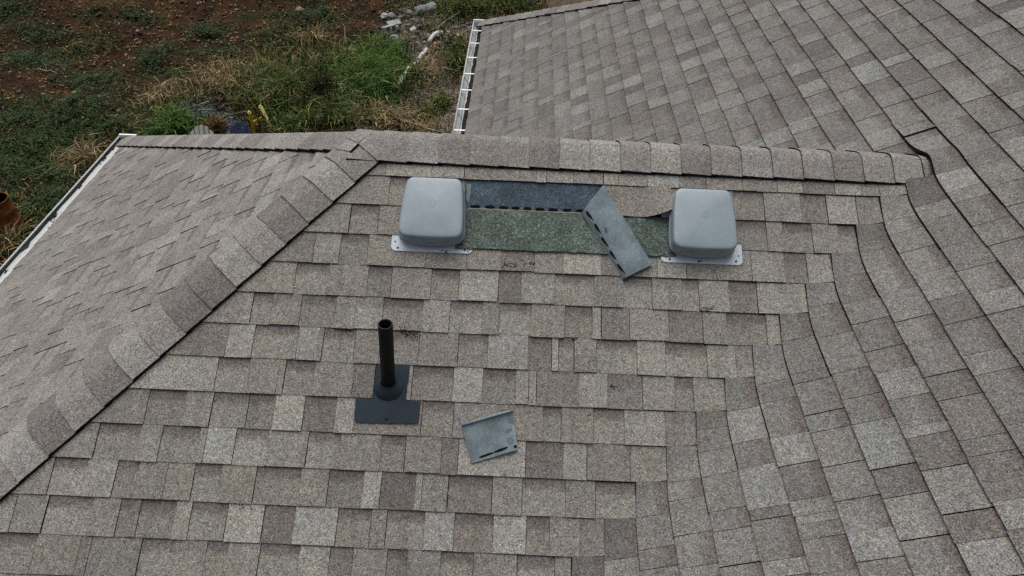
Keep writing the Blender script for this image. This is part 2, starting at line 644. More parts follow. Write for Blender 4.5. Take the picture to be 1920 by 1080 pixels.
# hip end
ax, ay = APEX.x, APEX.y
hx, hy = FARC.x - ax, FARC.y - ay
for k in range(0, 24):
    s = k * E
    x = XH - s * CT
    y_far = ay + hy * (x - ax) / hx
    row = random_row(-s * CT - 0.02, y_far + 0.1, rnd)
    for (a0, a1, cd) in row:
        gp = 0.0006 if rnd.random() < 0.75 else 0.0015
        ds = rnd.gauss(0, 0.0011)
        poly = [(a0 + gp, (k - 1) * E - 0.014), (a0 + gp, s + ds), (a1 - gp, s + ds), (a1 - gp, (k - 1) * E - 0.014)]
        poly = clip(poly, 1.0, CT, -0.01)                       # front hip: y >= -s cos
        # far hip: (y-ay)*|hx| <= (ax-x)*hy
        poly = clip(poly, -abs(hx), hy * CT, ay * abs(hx) + hy * (ax - XH) - 0.01)
        poly = clip(poly, 0, -1.0, (APEX.x - FARC.x - (APEX.x - XH)) / CT + 0.005)
        if len(poly) >= 3:
            pieces2.append(shingle(map2, poly, k, cd, PLAIN, 0.15, 0.62, 0.0015))

# main slope
F3A, F3B = (0.60, 4.93), (1.82, 3.79)
m3 = (F3B[1] - F3A[1]) / (F3B[0] - F3A[0])
for k in range(-13, 20):
    s = k * E
    x = L - s * CT
    y_far = F3A[1] + m3 * (x - F3A[0])
    spans = []
    if k >= 1:
        spans.append((-4.2, -(k - 1) * E * CT - (0.05 if k == 1 else 0.0), True))
        spans.append((2 * YR + (k - 1) * E * CT, y_far + 0.15, False))
    else:
        spans.append((-4.2, y_far + 0.15, False))
    for (b0, b1, fold) in spans:
        if b1 - b0 < 0.05:
            continue
        row = random_row(b0, b1, rnd)
        if fold:                                                # lay the row out from the valley
            row = [(b0 + b1 - q1, b0 + b1 - q0, cd) for q0, q1, cd in row][::-1]
        if k == 0:                                              # a tab beside the ridge end has come loose
            row = [r for q in row for r in ([(q[0], 0.27, q[2]), (0.27, q[1], q[2])] if q[0] < 0.265 and q[1] > 0.275 else [q])]
        for (a0, a1, cd) in row:
            near = (fold and a1 > -k * E * CT - 0.20) or (k <= 0 and k > -2 and -0.3 < a1 and a0 < 0.35)
            if near:
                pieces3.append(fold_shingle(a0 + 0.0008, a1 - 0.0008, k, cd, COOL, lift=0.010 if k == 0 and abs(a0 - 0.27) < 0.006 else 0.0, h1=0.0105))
                continue
            gp = 0.0007 if rnd.random() < 0.6 else 0.0018
            ds = rnd.gauss(0, 0.0013)
            poly = [(a0 + gp, (k - 1) * E - 0.014), (a0 + gp, s + ds), (a1 - gp, s + ds), (a1 - gp, (k - 1) * E - 0.014)]
            # far hip: y <= F3A.y + m3*(x-F3A.x), x = L - s cos
            poly = clip(poly, -1.0, -m3 * CT, F3A[1] + m3 * (L - F3A[0]) - 0.01)
            poly = clip(poly, 0, -1.0, EAVE3 / CT + 0.004)
            if len(poly) >= 3:
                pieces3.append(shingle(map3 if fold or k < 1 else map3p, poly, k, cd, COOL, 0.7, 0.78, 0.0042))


def slope(name, quad, pieces, label, limit=300):
    g = Geo()
    n = (quad[1] - quad[0]).cross(quad[2] - quad[0]).normalized()
    if n.z < 0:
        n = -n
    up = [p - n * 0.008 for p in quad]
    lo = [p - n * 0.030 for p in quad]
    m = len(quad)
    g.add(up + lo, [tuple(range(m)), tuple(range(2 * m - 1, m - 1, -1))] + [(i, m + i, m + (i + 1) % m, (i + 1) % m) for i in range(m)], 0)
    o = adopt(g.build(name, M['deck']), house)
    o['label'] = label
    order = sorted(pieces, key=lambda g_: -shown_area(g_.v))
    rest = Geo()
    nsep = 0
    for g_ in order:
        if nsep < limit and shown_area(g_.v) > 60:
            adopt_part(g_.build('shingle', [M['shingle'], M['edge']]), o)
            nsep += 1
        else:
            rest.merge(g_)
    if rest.v:
        r = adopt_part(rest.build('far_shingles', [M['shingle'], M['edge']]), o)
        r['kind'] = 'stuff'
        r['label'] = 'small far shingles of this roof slope'
    return o


def adopt_part(o, part):
    o.parent = part
    o.matrix_parent_inverse = Matrix.Translation(house.location).inverted() @ Matrix.Identity(4)
    o.matrix_parent_inverse = (Matrix.Translation(house.location) @ part.matrix_parent_inverse).inverted()
    return o


s_e1 = (EAVE2 - YR + 0.0) / CT
Q1 = [map1(XH + YR, -YR / CT), map1(APEX.x - EAVE2, (EAVE2 - YR) / CT), map1(L - EAVE3, (EAVE2 - YR) / CT), map1(L - EAVE3, EAVE3 / CT), map1(L + YR, -YR / CT)]
front_slope = slope('roof_slope', Q1, pieces1, 'front roof slope of the wing, carrying both box vents')
Q2 = [APEX.copy(), FARC.copy(), map2(-(EAVE2 - YR), (EAVE2 - YR) / CT)]
hip_slope = slope('roof_slope', Q2, pieces2, 'triangular hip end slope running down to the left gutter')
xt = L + 13 * E * CT
Q3 = [Vector((xt, -4.2, T * (xt - L))), Vector((L - EAVE3, -4.2, -T * EAVE3)), Vector((F3A[0] - 0.04, F3A[1] + 0.04, -T * (L - F3A[0] + 0.04))), Vector((xt, F3A[1] + m3 * (xt - F3A[0]), T * (xt - L)))]
main_slope = slope('roof_slope', Q3, pieces3, 'large slope of the main roof, courses running away from the valley')

TB = math.atan2(ZR - FARC.z, FARC.y - YR)                        # the rear slope is a little steeper
CTB, STB = math.cos(TB), math.sin(TB)
# rear slopes (they face away from the camera) with plain courses
for k in range(1, 19):
    g = Geo()
    y0, y1 = YR + (k - 1) * E * CTB, YR + k * E * CTB
    x0 = ax + hx * (y0 - ay) / hy
    x1 = L - (y0 - YR)
    if x1 - x0 < 0.05:
        continue
    for (a0, a1, cd) in random_row(x0, x1, rnd):
        def mapb(a, s, h=0.0):
            return Vector((a, YR + s * CTB, ZR - s * STB)) + Vector((0, STB, CTB)) * h
        piecesb.append(shingle(mapb, [(a0, (k - 1) * E - .01), (a1, (k - 1) * E - .01), (a1, k * E), (a0, k * E)], k, cd))
Qb = [APEX.copy(), FARC.copy(), Vector((L - EAVE3, YR + EAVE3, ZR - math.tan(TB) * EAVE3)), Vector((L + YR, YR, ZR))]
slope('roof_slope', Qb, piecesb, 'rear roof slope behind the ridge', limit=0)


# ------------------------------------------------------------------ ridge and hip caps
def caps(A, B, nl, nr, step, W, first, name, codes, mix=1.0, jit=1.0, sag=None):
    A, B = Vector(A), Vector(B)
    d = (B - A).normalized()
    el, er = nl.cross(d), nr.cross(d)
    for e_ in (el, er):
        e_.normalize()
    if el.z > 0:
        el = -el
    if er.z > 0:
        er = -er
    em = (er - el).normalized()
    eu = d.cross(em)
    if eu.z < 0:
        eu = -eu
    sa = -(er.dot(eu))
    ca = er.dot(em)
    tot = (B - A).length
    l0 = first
    i = 0
    while l0 < tot - 0.06:
        g = Geo()
        ln = min(step + 0.02, tot - l0)
        cd = codes[i % len(codes)]
        c = tuple(q * rnd.gauss(1, 0.05) * mix for q in [1])[0]
        c = tuple(q * c for q in TONE[cd])
        nw, nlg = 12, 3
        r = rnd.uniform(0.022, 0.034)
        lift = rnd.uniform(0, 0.003) * jit
        sk = rnd.gauss(0, 0.003) * jit
        vs, vv = [], []
        for m in range(nlg + 1):
            f = m / nlg
            for q in range(nw + 1):
                w_ = (q / nw * 2 - 1) * W
                h = 0.0245 + lift - 0.0080 * f - sa * r * 0.6
                drop = sa * (math.sqrt(w_ * w_ + r * r) - r)
                p = A + d * (l0 + f * ln + sk * w_ / W * (1 - f)) + em * (w_ * ca) + eu * (h - drop)
                if sag:
                    p = p - eu * sag(p, w_)
                vs.append(p)
                vv.append(f)
        fs = [(m * (nw + 1) + q, m * (nw + 1) + q + 1, (m + 1) * (nw + 1) + q + 1, (m + 1) * (nw + 1) + q) for m in range(nlg) for q in range(nw)]
        nn = (vs[1] - vs[0]).cross(vs[nw + 1] - vs[0])
        if nn.z < 0:
            fs = [f[::-1] for f in fs]
        g.add(vs, fs, 0, c, [1.0] * len(vs), 0.0, smooth=True)
        ring = list(range(nw + 1)) + [m * (nw + 1) + nw for m in range(1, nlg + 1)] + [nlg * (nw + 1) + q for q in range(nw - 1, -1, -1)] + [m * (nw + 1) for m in range(nlg - 1, 0, -1)]
        up = [vs[t_] for t_ in ring]
        lo = [vs[t_] - eu * 0.0130 for t_ in ring]
        n = len(ring)
        g.add(up + lo, [(t_, n + t_, n + (t_ + 1) % n, (t_ + 1) % n) for t_ in range(n)], 1, c)
        o = adopt(g.build(name, [M['shingle'], M['edge']]), house)
        l0 += step
        i += 1


NB = Vector((0, ST, CT))
caps((0.262, YR, ZR), (L + 0.036, YR, ZR), N1, NB, 0.1385, 0.150, 0.0, 'ridge_cap_shingle', 'mmldmmDlLmldmlmmdmlmLmm', sag=lambda p, w_: max(0.0, APEX.x + 0.02 - p.x) * 0.42 * max(0.0, 1 - abs(w_) / 0.13) - 0.004 * max(0.0, 1 - abs(p.x - 0.3) / 0.15) + max(0.0, p.x - (L - 0.14)) * 0.045)
FH0 = Vector((XH - EAVE2 + YR, -(EAVE2 - YR), -T * (EAVE2 - YR)))
caps(FH0, APEX, N2, N1, 0.1375, 0.141, 0.0, 'hip_cap_shingle', 'DlmDmlmmdlDmlmDdlmlDmdlmD')
NBK = (FARC - APEX).cross(Vector((1, 0, 0))).normalized()
if NBK.z < 0:
    NBK = -NBK
caps(FARC, APEX, N2, NBK, 0.1375, 0.135, 0.0, 'hip_cap_shingle', 'mldmmlmdmlmldmmlmdlmlmdml', 1.0)
P3a = Vector((F3A[0] - 0.03, F3A[1] + 0.03, T * (F3A[0] - 0.03 - L)))
xq = 3.9
P3b = Vector((xq, F3A[1] + m3 * (xq - F3A[0]), T * (xq - L)))
caps(P3a, P3b, N2, NB, 0.14, 0.135, 0.0, 'hip_cap_shingle', 'mlmdmlmmdlmm', 0.92)
# rear of the main roof beyond that hip
g = Geo()
g.add([P3a - Vector((0, 0, .01)), P3b - Vector((0, 0, .01)), P3b + Vector((3, 0, -.01)), Vector((P3b.x + 3, P3a.y, P3a.z - .01))], [(0, 1, 2, 3)], 0, TONE['m'])
o = adopt(g.build('roof_slope', [M['shingle']]), house)
o['label'] = 'rear slope of the main roof beyond its far hip'


# ------------------------------------------------------------------ gutters, fascia and walls
def gutter(A, B, out, label, drop, hangers, caps_end=(True, True), debris=(), bed=None, inside=0, dz=-0.045):
    """K-style gutter along A-B; out = horizontal direction away from the house"""
    A, B, out = Vector(A), Vector(B), Vector(out)
    up = Vector((0, 0, 1))
    d = (B - A).normalized()
    prof = [(0.0, 0.0), (0.0, -0.085), (0.075, -0.085), (0.085, -0.065), (0.118, -0.028), (0.122, 0.004), (0.112, 0.006)]
    th = 0.0025
    inner = [(q[0] + (th if i < 2 else -th * 0.4), q[1] + (th if 0 < i < 4 else 0.0)) for i, q in enumerate(prof)]
    loop = prof + inner[::-1]
    g = Geo()
    vs = [P + out * q[0] + up * (q[1] - drop) for P in (A, B) for q in loop]
    n = len(loop)
    g.add(vs, [(i, (i + 1) % n, n + (i + 1) % n, n + i) for i in range(n)] + [tuple(range(n))[::-1], tuple(range(n, 2 * n))], [inside if 7 <= i < 13 else 0 for i in range(n)] + [0, 0])
    # rolled outer lip
    g.tube([P + out * 0.1185 + up * (0.006 - drop) for P in (A, B)], 0.0055, 8)
    o = adopt(g.build('gutter', [M['gutter'], M['grime_shade']]), house)
    o['label'] = label
    for end, P, sgn in ((caps_end[0], A, 1), (caps_end[1], B, -1)):
        if end:
            c = Geo()
            vs = [P + d * sgn * q + out * p[0] + up * (p[1] - drop) for q in (0.001, 0.004) for p in prof]
            m = len(prof)
            c.add(vs, [tuple(range(m)), tuple(range(m, 2 * m))[::-1]] + [(i, m + i, m + (i + 1) % m, (i + 1) % m) for i in range(m)], 0)
            adopt_part(c.build('end_cap', M['white_metal']), o)
    for l_ in hangers:
        c = Geo()
        P = A + d * l_
        c.box(P + out * 0.055 + up * (0.004 - drop), (0.120, 0.020, 0.003) if abs(out.x) > .5 else (0.02, 0.12, 0.003))
        adopt_part(c.build('hanger_strap', M['white_metal']), o)
    if bed:
        c = Geo()
        m = 60
        vs = []
        for q in range(m + 1):
            P = A + d * ((B - A).length * q / m)
            j0, j1 = rnd.uniform(-.004, .004), rnd.uniform(-.006, .006)
            vs += [P + out * (bed[0] + j0) + up * (-.070 - drop), P + out * ((bed[0] + bed[1]) / 2) + up * (-.060 - drop + j0), P + out * (bed[1] + j1) + up * (-.068 - drop)]
        c.add(vs, [(q * 3 + i, q * 3 + i + 1, q * 3 + i + 4, q * 3 + i + 3) for q in range(m) for i in range(2)], 0)
        adopt_part(c.build('silt_shade_bed', M['debris']), o)  # dark sheet standing for silt and for the shade deep in the trough
    if debris:
        c = Geo()
        for (l_, ln, w_, off) in debris:
            m = max(3, int(ln / 0.03))
            for q in range(m):
                P = A + d * (l_ + ln * q / m + rnd.uniform(-.01, .01)) + out * (off + rnd.uniform(-.012, .012)) + up * (dz - drop)
                R = Matrix.Rotation(rnd.uniform(0, 6.28), 3, 'Z') @ Matrix.Rotation(rnd.uniform(-.5, .5), 3, 'X')
                c.box(P + up * rnd.uniform(0, .012), (w_ * rnd.uniform(.6, 1.6), w_ * rnd.uniform(.5, 1.1), .012), R)
        r = adopt_part(c.build('leaf_debris', M['debris']), o)
        r['kind'] = 'stuff'
    return o


def mat_gutter():
    w = NT('weathered_gutter', 0.5, 0.4)
    pos = w.pos()
    dirt = w.ramp(w.noise(pos, 5.0, 6, 0.7), [(0.38, 0.0), (0.66, 1.0)])
    fine = w.ramp(w.noise(pos, 60, 3), [(0.4, 0.0), (0.62, 0.55)])
    c = w.mix(w.math('MAXIMUM', w.math('MULTIPLY', dirt, 0.42), fine), (0.58, 0.60, 0.60), (0.20, 0.21, 0.20))
    w.color(c)
    return w.m


M['gutter'] = mat_gutter()
M['grime_shade'] = mat_flat('gutter_grime_shade', (0.085, 0.088, 0.085), 0.8, 0.2, 0.4, 14)  # left gutter's inner faces: dirt and the trough's shade, both in the colour
xe2 = FARC.x - 0.0
ze2 = FARC.z
gutter((xe2 + 0.012, -3.2, ze2), (xe2 + 0.012, FARC.y + 0.05, ze2), (-1, 0, 0), 'white gutter along the left eave with black debris in it', 0.012,
       [], (True, True), [(4.60, .07, .013, .058), (4.50, .16, .016, .030), (4.36, .10, .012, .012), (5.05, .05, .012, .075), (5.42, .14, .013, .070), (5.62, .10, .012, .085), (3.98, .05, .012, .06), (3.62, .05, .012, .05)], inside=1, dz=-0.004, bed=(.004, .086))
xe3 = L - EAVE3
ze3 = -T * EAVE3
yb3 = YR + EAVE3 - 0.05
ye3 = 4.99
gutter((xe3 + 0.012, yb3, ze3), (xe3 + 0.012, ye3, ze3), (-1, 0, 0), 'white gutter of the main roof with bright cross straps', 0.012,
       [0.17, 0.55, 0.93, 1.28, 1.66, 2.02, 2.36], (False, True), [(0.02, 2.4, .012, .012)], bed=(.004, .062))
# pale eave flashing that reaches out from under the shingles over the left gutter
g = Geo()
m = 90
vs = []
for q in range(m + 1):
    y_ = -3.2 + (FARC.y + 3.22) * q / m
    wv = 0.094 + 0.004 * math.sin(q * .7) + rnd.uniform(-.003, .003) - (0.03 if rnd.random() < .06 else 0)
    vs += [Vector((xe2 + 0.03, y_, ze2 + .012)), Vector((xe2 - wv * .5, y_, ze2 - .010)), Vector((xe2 - wv, y_, ze2 - .034)), Vector((xe2 - wv, y_, ze2 - .037))]
g.add(vs, [(q * 4 + i, q * 4 + i + 1, q * 4 + i + 5, q * 4 + i + 4) for q in range(m) for i in range(3)], 0)
adopt(g.build('eave_flashing', M['gutter']), house)

fa = Geo()
fa.box((xe2 + 0.028, (-3.2 + FARC.y + .05) / 2, ze2 - 0.10), (0.03, FARC.y + 3.25, 0.17))
adopt(fa.build('fascia', M['white_metal']), house)
fa = Geo()
fa.box((xe3 + 0.028, (yb3 + ye3) / 2, ze3 - 0.10), (0.03, ye3 - yb3, 0.17))
adopt(fa.build('fascia', M['white_metal']), house)
# short white return of the gutter lip round the far corners
for (x_, y_, z_, w_) in ((xe2, FARC.y + 0.045, ze2 - 0.02, 0.16), (xe3, ye3 + 0.005, ze3 - 0.02, 0.20)):
    fa = Geo()
    fa.box((x_ + w_ / 2 - 0.11, y_ + 0.012, z_), (w_, 0.02, 0.055))
    adopt(fa.build('drip_edge', M['white_metal']), house)
wl = Geo()
wl.box(((xe2 + .35 + L) / 2, (FARC.y - .35 - 2.55) / 2, (ZG + ze2 - .2) / 2), (L - xe2 - .35, FARC.y - .35 + 2.55, ze2 - .2 - ZG))
adopt(wl.build('wall', M['siding']), house)
wl = Geo()
wl.box((xe3 + .35 + 2.5, .4, (ZG + ze3 - .25) / 2), (5.0, 8.5, ze3 - .25 - ZG))
adopt(wl.build('wall', M['siding']), house)

# ------------------------------------------------------------------ the stripped place between the vents
def slab(name, pts, h0, h1, mat, parent, n=1, wav=0.0, label=None, ramp=0.0):
    """a thin sheet on the front slope: outline in (x, s)"""
    g = Geo()
    top = [map1(p[0], p[1], h1 + ramp * (p[1] - pts[0][1])) for p in pts]
    bot = [map1(p[0], p[1], h0) for p in pts]
    m = len(pts)
    g.add(top + bot, [tuple(range(m))] + [(i, m + i, m + (i + 1) % m, (i + 1) % m) for i in range(m)], 0)
    if (top[1] - top[0]).cross(top[2] - top[0]).dot(N1) < 0:
        g.f = [f[::-1] for f in g.f]
    o = g.build(name, mat)
    adopt_part(o, parent)
    if label:
        o['label'] = label
    return o


def wavy(x0, x1, s, amp, n, rr=rnd):
    return [(x0 + (x1 - x0) * i / n, s + rr.uniform(-amp, amp)) for i in range(n + 1)]


slab('exposed_underlayer', wavy(0.80, 1.445, 0.128, 0, 6) + wavy(0.80, 1.43, 0.283, 0.0012, 14)[::-1], -0.004, 0.0022, M['blue_under'], front_slope, label='dark blue-grey strip laid bare where a shingle is missing')
slab('felt_edge', wavy(0.826, 1.42, 0.2815, 0.001, 16) + wavy(0.826, 1.42, 0.2885, 0.0014, 16)[::-1], -0.002, 0.0052, mat_flat('pale_felt_edge', (0.20, 0.185, 0.165), 0.9, 0.1, 0.25, 50), front_slope)
slab('algae_strip', wavy(0.806, 1.745, 0.2885, 0.0008, 18) + [(1.747, 0.478)] + wavy(0.857, 1.738, 0.4765, 0.0026, 34)[::-1] + [(0.857, 0.482), (0.782, 0.482), (0.782, 0.46), (0.80, 0.40)], -0.002, 0.0050, M['green_under'], front_slope, ramp=0.062, label='green algae-stained strip of bare granules between the vents')
slab('grey_smear', [(0.812, 0.165), (0.832, 0.163), (0.833, 0.215), (0.827, 0.26), (0.815, 0.24)], 0, 0.0042, M['under_grey'], front_slope)
x_ = 0.835
while x_ < 1.34:
    w_ = rnd.uniform(0.032, 0.046)
    pts = [(x_ + w_ * .5 * (1 + math.cos(a)) + rnd.uniform(-.002, .002), 0.2728 + 0.0064 * math.sin(a) * rnd.uniform(.7, 1.1)) for a in [i * math.pi / 5 for i in range(10)]]
    slab('sealant_dab', pts, 0.001, 0.0090, M['tar'], front_slope)
    x_ += w_ + rnd.uniform(0.014, 0.024)

# the curled tab beside the right vent
for (a0, a1, k) in special:
    g = Geo()
    na, ns = 14, 8
    vs, vv = [], []
    s0, s1 = (k - 1) * E - 0.014, k * E + 0.006
    for i in range(na + 1):
        for m in range(ns + 1):
            u, v = i / na, m / ns
            lift = 0.052 * max(0, (u - 0.52) / 0.48) ** 1.8 * (0.25 + 0.75 * v) + 0.004 * math.sin(u * 9) * v
            vs.append(map1(a0 + (a1 - a0) * u, s0 + (s1 - s0) * v - 0.022 * max(0, (u - .6) / .4) ** 2 * v, 0.0055 + 0.0075 * v + lift))
            vv.append(v)
    fs = [(i * (ns + 1) + m, i * (ns + 1) + m + 1, (i + 1) * (ns + 1) + m + 1, (i + 1) * (ns + 1) + m) for i in range(na) for m in range(ns)]
    g.add(vs, fs, 0, TONE['C'], vv, 0.1, smooth=True)
    g.add([p - N1 * 0.0045 for p in vs], [f[::-1] for f in fs], 1, smooth=True)
    ring = [i * (ns + 1) for i in range(na + 1)] + [na * (ns + 1) + m for m in range(1, ns + 1)] + [i * (ns + 1) + ns for i in range(na - 1, -1, -1)] + [m for m in range(ns - 1, 0, -1)]
    up = [vs[i] for i in ring]
    n = len(ring)
    g.add(up + [p - N1 * .0045 for p in up], [(i, n + i, n + (i + 1) % n, (i + 1) % n) for i in range(n)], 1)
    o = adopt_part(g.build('curled_shingle', [M['shingle'], M['edge']]), front_slope)
    o['label'] = 'shingle tab whose right corner curls up beside the vent'


# bare black scuffs where granules have been knocked off, read one by one along the front slope
for (x, s, w_, n_) in ((0.605, 0.862, .05, 12), (1.31, 0.862, .02, 4), (1.475, 1.055, .016, 5), (1.375, 1.175, .012, 4), (0.965, 0.535, .05, 10), (1.03, 0.545, .03, 6), (1.12, 0.532, .02, 4), (0.89, 0.548, .02, 4), (0.35, 0.865, .015, 3), (1.87, 0.71, .03, 8), (0.03, 1.585, .03, 7), (1.66, 1.36, .03, 8), (1.585, 1.545, .02, 5)):
    g = Geo()
    for q in range(n_ * 3):
        cx_, cs_ = x + rnd.gauss(0, w_ * .55), s + rnd.gauss(0, w_ * .22)
        r_ = rnd.uniform(.0009, .0028)
        v_ = ((cs_ / E) % 1.0)
        hh = 0.0048 + 0.0075 * v_
        top = [map1(cx_ + r_ * math.cos(a) * rnd.uniform(.8, 2.0), cs_ + r_ * math.sin(a) * rnd.uniform(.5, 1.1), hh) for a in [i * math.pi / 3.5 for i in range(7)]]
        g.add(top + [p - N1 * .008 for p in top], [tuple(range(7))[::-1]] + [(i, 7 + i, 7 + (i + 1) % 7, (i + 1) % 7) for i in range(7)], 0)
    adopt_part(g.build('asphalt_scuff', M['edge']), front_slope)

# ------------------------------------------------------------------ roof vents
def rrect(cx, cs, wx, ws, r, n=10, bow=0.0, back=0.0):
    """rounded rectangle in (x, s); bow pushes the lower side out, back narrows the upper side"""
    pts = []
    for (sx, ss, a0) in ((1, 1, 0), (-1, 1, 90), (-1, -1, 180), (1, -1, 270)):
        for i in range(n + 1):
            a = math.radians(a0 + 90 * i / n)
            x, s = sx * (wx - r) + r * math.cos(a), ss * (ws - r) + r * math.sin(a)
            pts.append((x, s))
    # subdivide the lower side for the bow
    out = []
    for i, p in enumerate(pts):
        q = pts[(i + 1) % len(pts)]
        out.append(p)
        d = math.hypot(q[0] - p[0], q[1] - p[1])
        m = int(d / (wx * 0.16))
        for j in range(1, m):
            out.append((p[0] + (q[0] - p[0]) * j / m, p[1] + (q[1] - p[1]) * j / m))
    res = []
    for x, s in out:
        f = max(0.0, 1 - (x / wx) ** 2)
        b = (s / ws + 1) / 2
        s2 = s + bow * f * b ** 3
        x2 = x * (1 - back * (1 - b) ** 1.5) * (1 + 0.035 * max(0.0, 1 - (s / ws) ** 2))
        res.append((cx + x2, cs + s2))
    return res


def vent(x0, label, nails, seed):
    rr = random.Random(seed)
    cx, cs = x0 + 0.138, 0.318
    root = empty('roof_vent', map1(cx, cs, 0.0))
    tag(root, label, 'roof vent', 'plastic box vents on the front slope')
    g = Geo()
    rings = [(0.031, 0.1380, 0.1380, 0.018, 0.030), (0.0275, 0.1405, 0.1405, 0.020, 0.030), (0.0290, 0.1435, 0.1430, 0.021, 0.030), (0.0315, 0.1432, 0.1425, 0.021, 0.030), (0.0335, 0.1400, 0.1395, 0.019, 0.030),
             (0.050, 0.1385, 0.1390, 0.016, 0.030), (0.070, 0.1368, 0.1384, 0.010, 0.029), (0.0795, 0.1355, 0.1378, 0.007, 0.029), (0.0832, 0.1338, 0.1362, 0.006, 0.029), (0.0855, 0.1308, 0.1332, 0.005, 0.030),
             (0.0868, 0.1255, 0.1278, 0.004, 0.031), (0.0882, 0.114, 0.116, 0.002, 0.032), (0.0915, 0.080, 0.078, 0, 0.03), (0.0935, 0.045, 0.043, 0, 0.02), (0.0942, 0.016, 0.016, 0, 0.008)]
    allv, n = [], None
    for (h, wx, ws, bow, r) in rings:
        shape = rrect(0, 0, wx, ws, r, 8, bow, 0.125)
        if n is None:
            n = len(shape)
        # resample to n points
        cum = [0]
        for i in range(len(shape)):
            p, q = shape[i], shape[(i + 1) % len(shape)]
            cum.append(cum[-1] + math.hypot(q[0] - p[0], q[1] - p[1]))
        N = 72
        st0 = 0
        pts = []
        for j in range(N):
            t_ = cum[-1] * j / N
            i = max(q for q in range(len(shape)) if cum[q] <= t_ + 1e-9)
            f = (t_ - cum[i]) / max(cum[i + 1] - cum[i], 1e-9)
            p, q = shape[i], shape[(i + 1) % len(shape)]
            pts.append((p[0] + (q[0] - p[0]) * f, p[1] + (q[1] - p[1]) * f))
        allv.append([map1(cx + p[0], cs + p[1], h + 0.004) for p in pts])
    N = 72
    vs = [p for ring in allv for p in ring]
    fs = [(i * N + j, i * N + (j + 1) % N, (i + 1) * N + (j + 1) % N, (i + 1) * N + j) for i in range(len(rings) - 1) for j in range(N)]
    fs.append(tuple((len(rings) - 1) * N + j for j in range(N)))
    g.add(vs, fs, 0, smooth=True)
    # inner wall of the hood
    inn = [map1(cx + (cx - cx), cs, 0)]
    ring0 = allv[0]
    ctr = map1(cx, cs, 0.075)
    g.add(ring0 + [p.lerp(ctr, 0.30) + N1 * 0.02 for p in ring0] + [ctr], [(j, N + j, N + (j + 1) % N, (j + 1) % N) for j in range(N)] + [(N + j, 2 * N, N + (j + 1) % N) for j in range(N)], 1, smooth=True)
    # upper shoulders moulded into the hood
    hood = adopt(g.build('hood', [M['vent'], M['nail']]), root)
    g = Geo()
    sh = [(-.098, -.150, .030), (.092, -.150, .030), (.098, -.118, .062), (-.104, -.118, .062), (-.106, -.155, .006), (.100, -.155, .006)]
    g.add([map1(cx + a, cs + b, h + .004) for a, b, h in sh], [(0, 1, 2, 3), (4, 5, 1, 0), (4, 0, 3), (5, 2, 1)], 0)
    adopt_child(g.build('back_shoulder', M['vent']), hood, root)
    g = Geo()
    for rad in (0.0175, 0.0085):
        g.tube([map1(cx + rad * math.cos(a), cs - .01 + rad * math.sin(a), 0.0978) for a in [i * math.pi / 10 for i in range(21)]], 0.0012, 6, caps=False)
    adopt_child(g.build('mould_ring', M['vent']), hood, root)
    # throat under the hood
    g = Geo()
    th = rrect(0, 0, 0.098, 0.098, 0.02, 6)
    g.add([map1(cx + p[0], cs + p[1], h) for h in (0.008, 0.075) for p in th], [(j, (j + 1) % len(th), len(th) + (j + 1) % len(th), len(th) + j) for j in range(len(th))], 0)
    adopt(g.build('throat', M['nail']), root)
    # flange, lying over course four
    g = Geo()
    fl = rrect(x0 + 0.1405, 0.325, 0.1785, 0.177, 0.022, 6)
    m = len(fl)
    def fh(s):
        return 0.0175 if s > 0.42 else 0.004
    top = [map1(p[0], p[1], fh(p[1]) + 0.0012) for p in fl]
    bot = [map1(p[0], p[1], fh(p[1]) - 0.0045) for p in fl]
    lowi = [(p[0], p[1]) for p in fl if p[1] > 0.42]
    # the part seen below the hood is one flat plate
    xs0, xs1 = x0 - 0.038, x0 + 0.319
    r = 0.022
    pl = [(xs0, 0.405)] + [(xs0 + r - r * math.cos(a), 0.502 - r + r * math.sin(a)) for a in [i * math.pi / 12 for i in range(7)]] + [(xs1 - r + r * math.sin(a), 0.502 - r + r * math.cos(a)) for a in [i * math.pi / 12 for i in range(7)]] + [(xs1, 0.405)]
    m = len(pl)
    def ph(s):
        return 0.0072 + 0.0070 * min(max((s - 0.429) / 0.143, -0.2), 1)
    g.add([map1(p[0], p[1], ph(p[1]) + .0022) for p in pl] + [map1(p[0], p[1], ph(p[1]) - .002) for p in pl], [tuple(range(m))[::-1]] + [(i, (i + 1) % m, m + (i + 1) % m, m + i) for i in range(m)], 0)
    f0 = g.f[0]
    g.f[0] = f0 if (Vector(g.v[f0[1]]) - Vector(g.v[f0[0]])).cross(Vector(g.v[f0[5]]) - Vector(g.v[f0[0]])).dot(N1) > 0 else f0[::-1]
    # upper part under the shingles
    up_ = [(xs0 + .01, 0.405), (xs1 - .01, 0.405), (xs1 - .01, 0.15), (xs0 + .01, 0.15)]
    g.add([map1(a, b, 0.0004) for a, b in up_], [(0, 1, 2, 3)], 0)
    flo = adopt(g.build('flange', M['gray_metal']), root)
    for (dx, s, big) in nails:
        g = Geo()
        R = Matrix.Rotation(-TH, 3, 'X').inverted() if False else Matrix(((1, 0, 0), (0, CT, -ST), (0, ST, CT)))
        rad = 0.0052 if big else 0.0034
        g.lathe([(0.0001, 0.0024), (rad * .7, 0.0022), (rad, 0.001), (rad, -0.001)], map1(x0 + dx, s, ph(s) + .0026), 10, R)
        adopt_child(g.build('nail', M['rust_nail'] if dx > .3 and x0 < 1 else M['nail']), flo, root)
    return root


def adopt_child(o, part, root):
    """sub-part written in world coordinates under a part of root"""
    o.parent = part
    o.matrix_parent_inverse = (Matrix.Translation(root.location) @ part.matrix_parent_inverse).inverted()
    return o


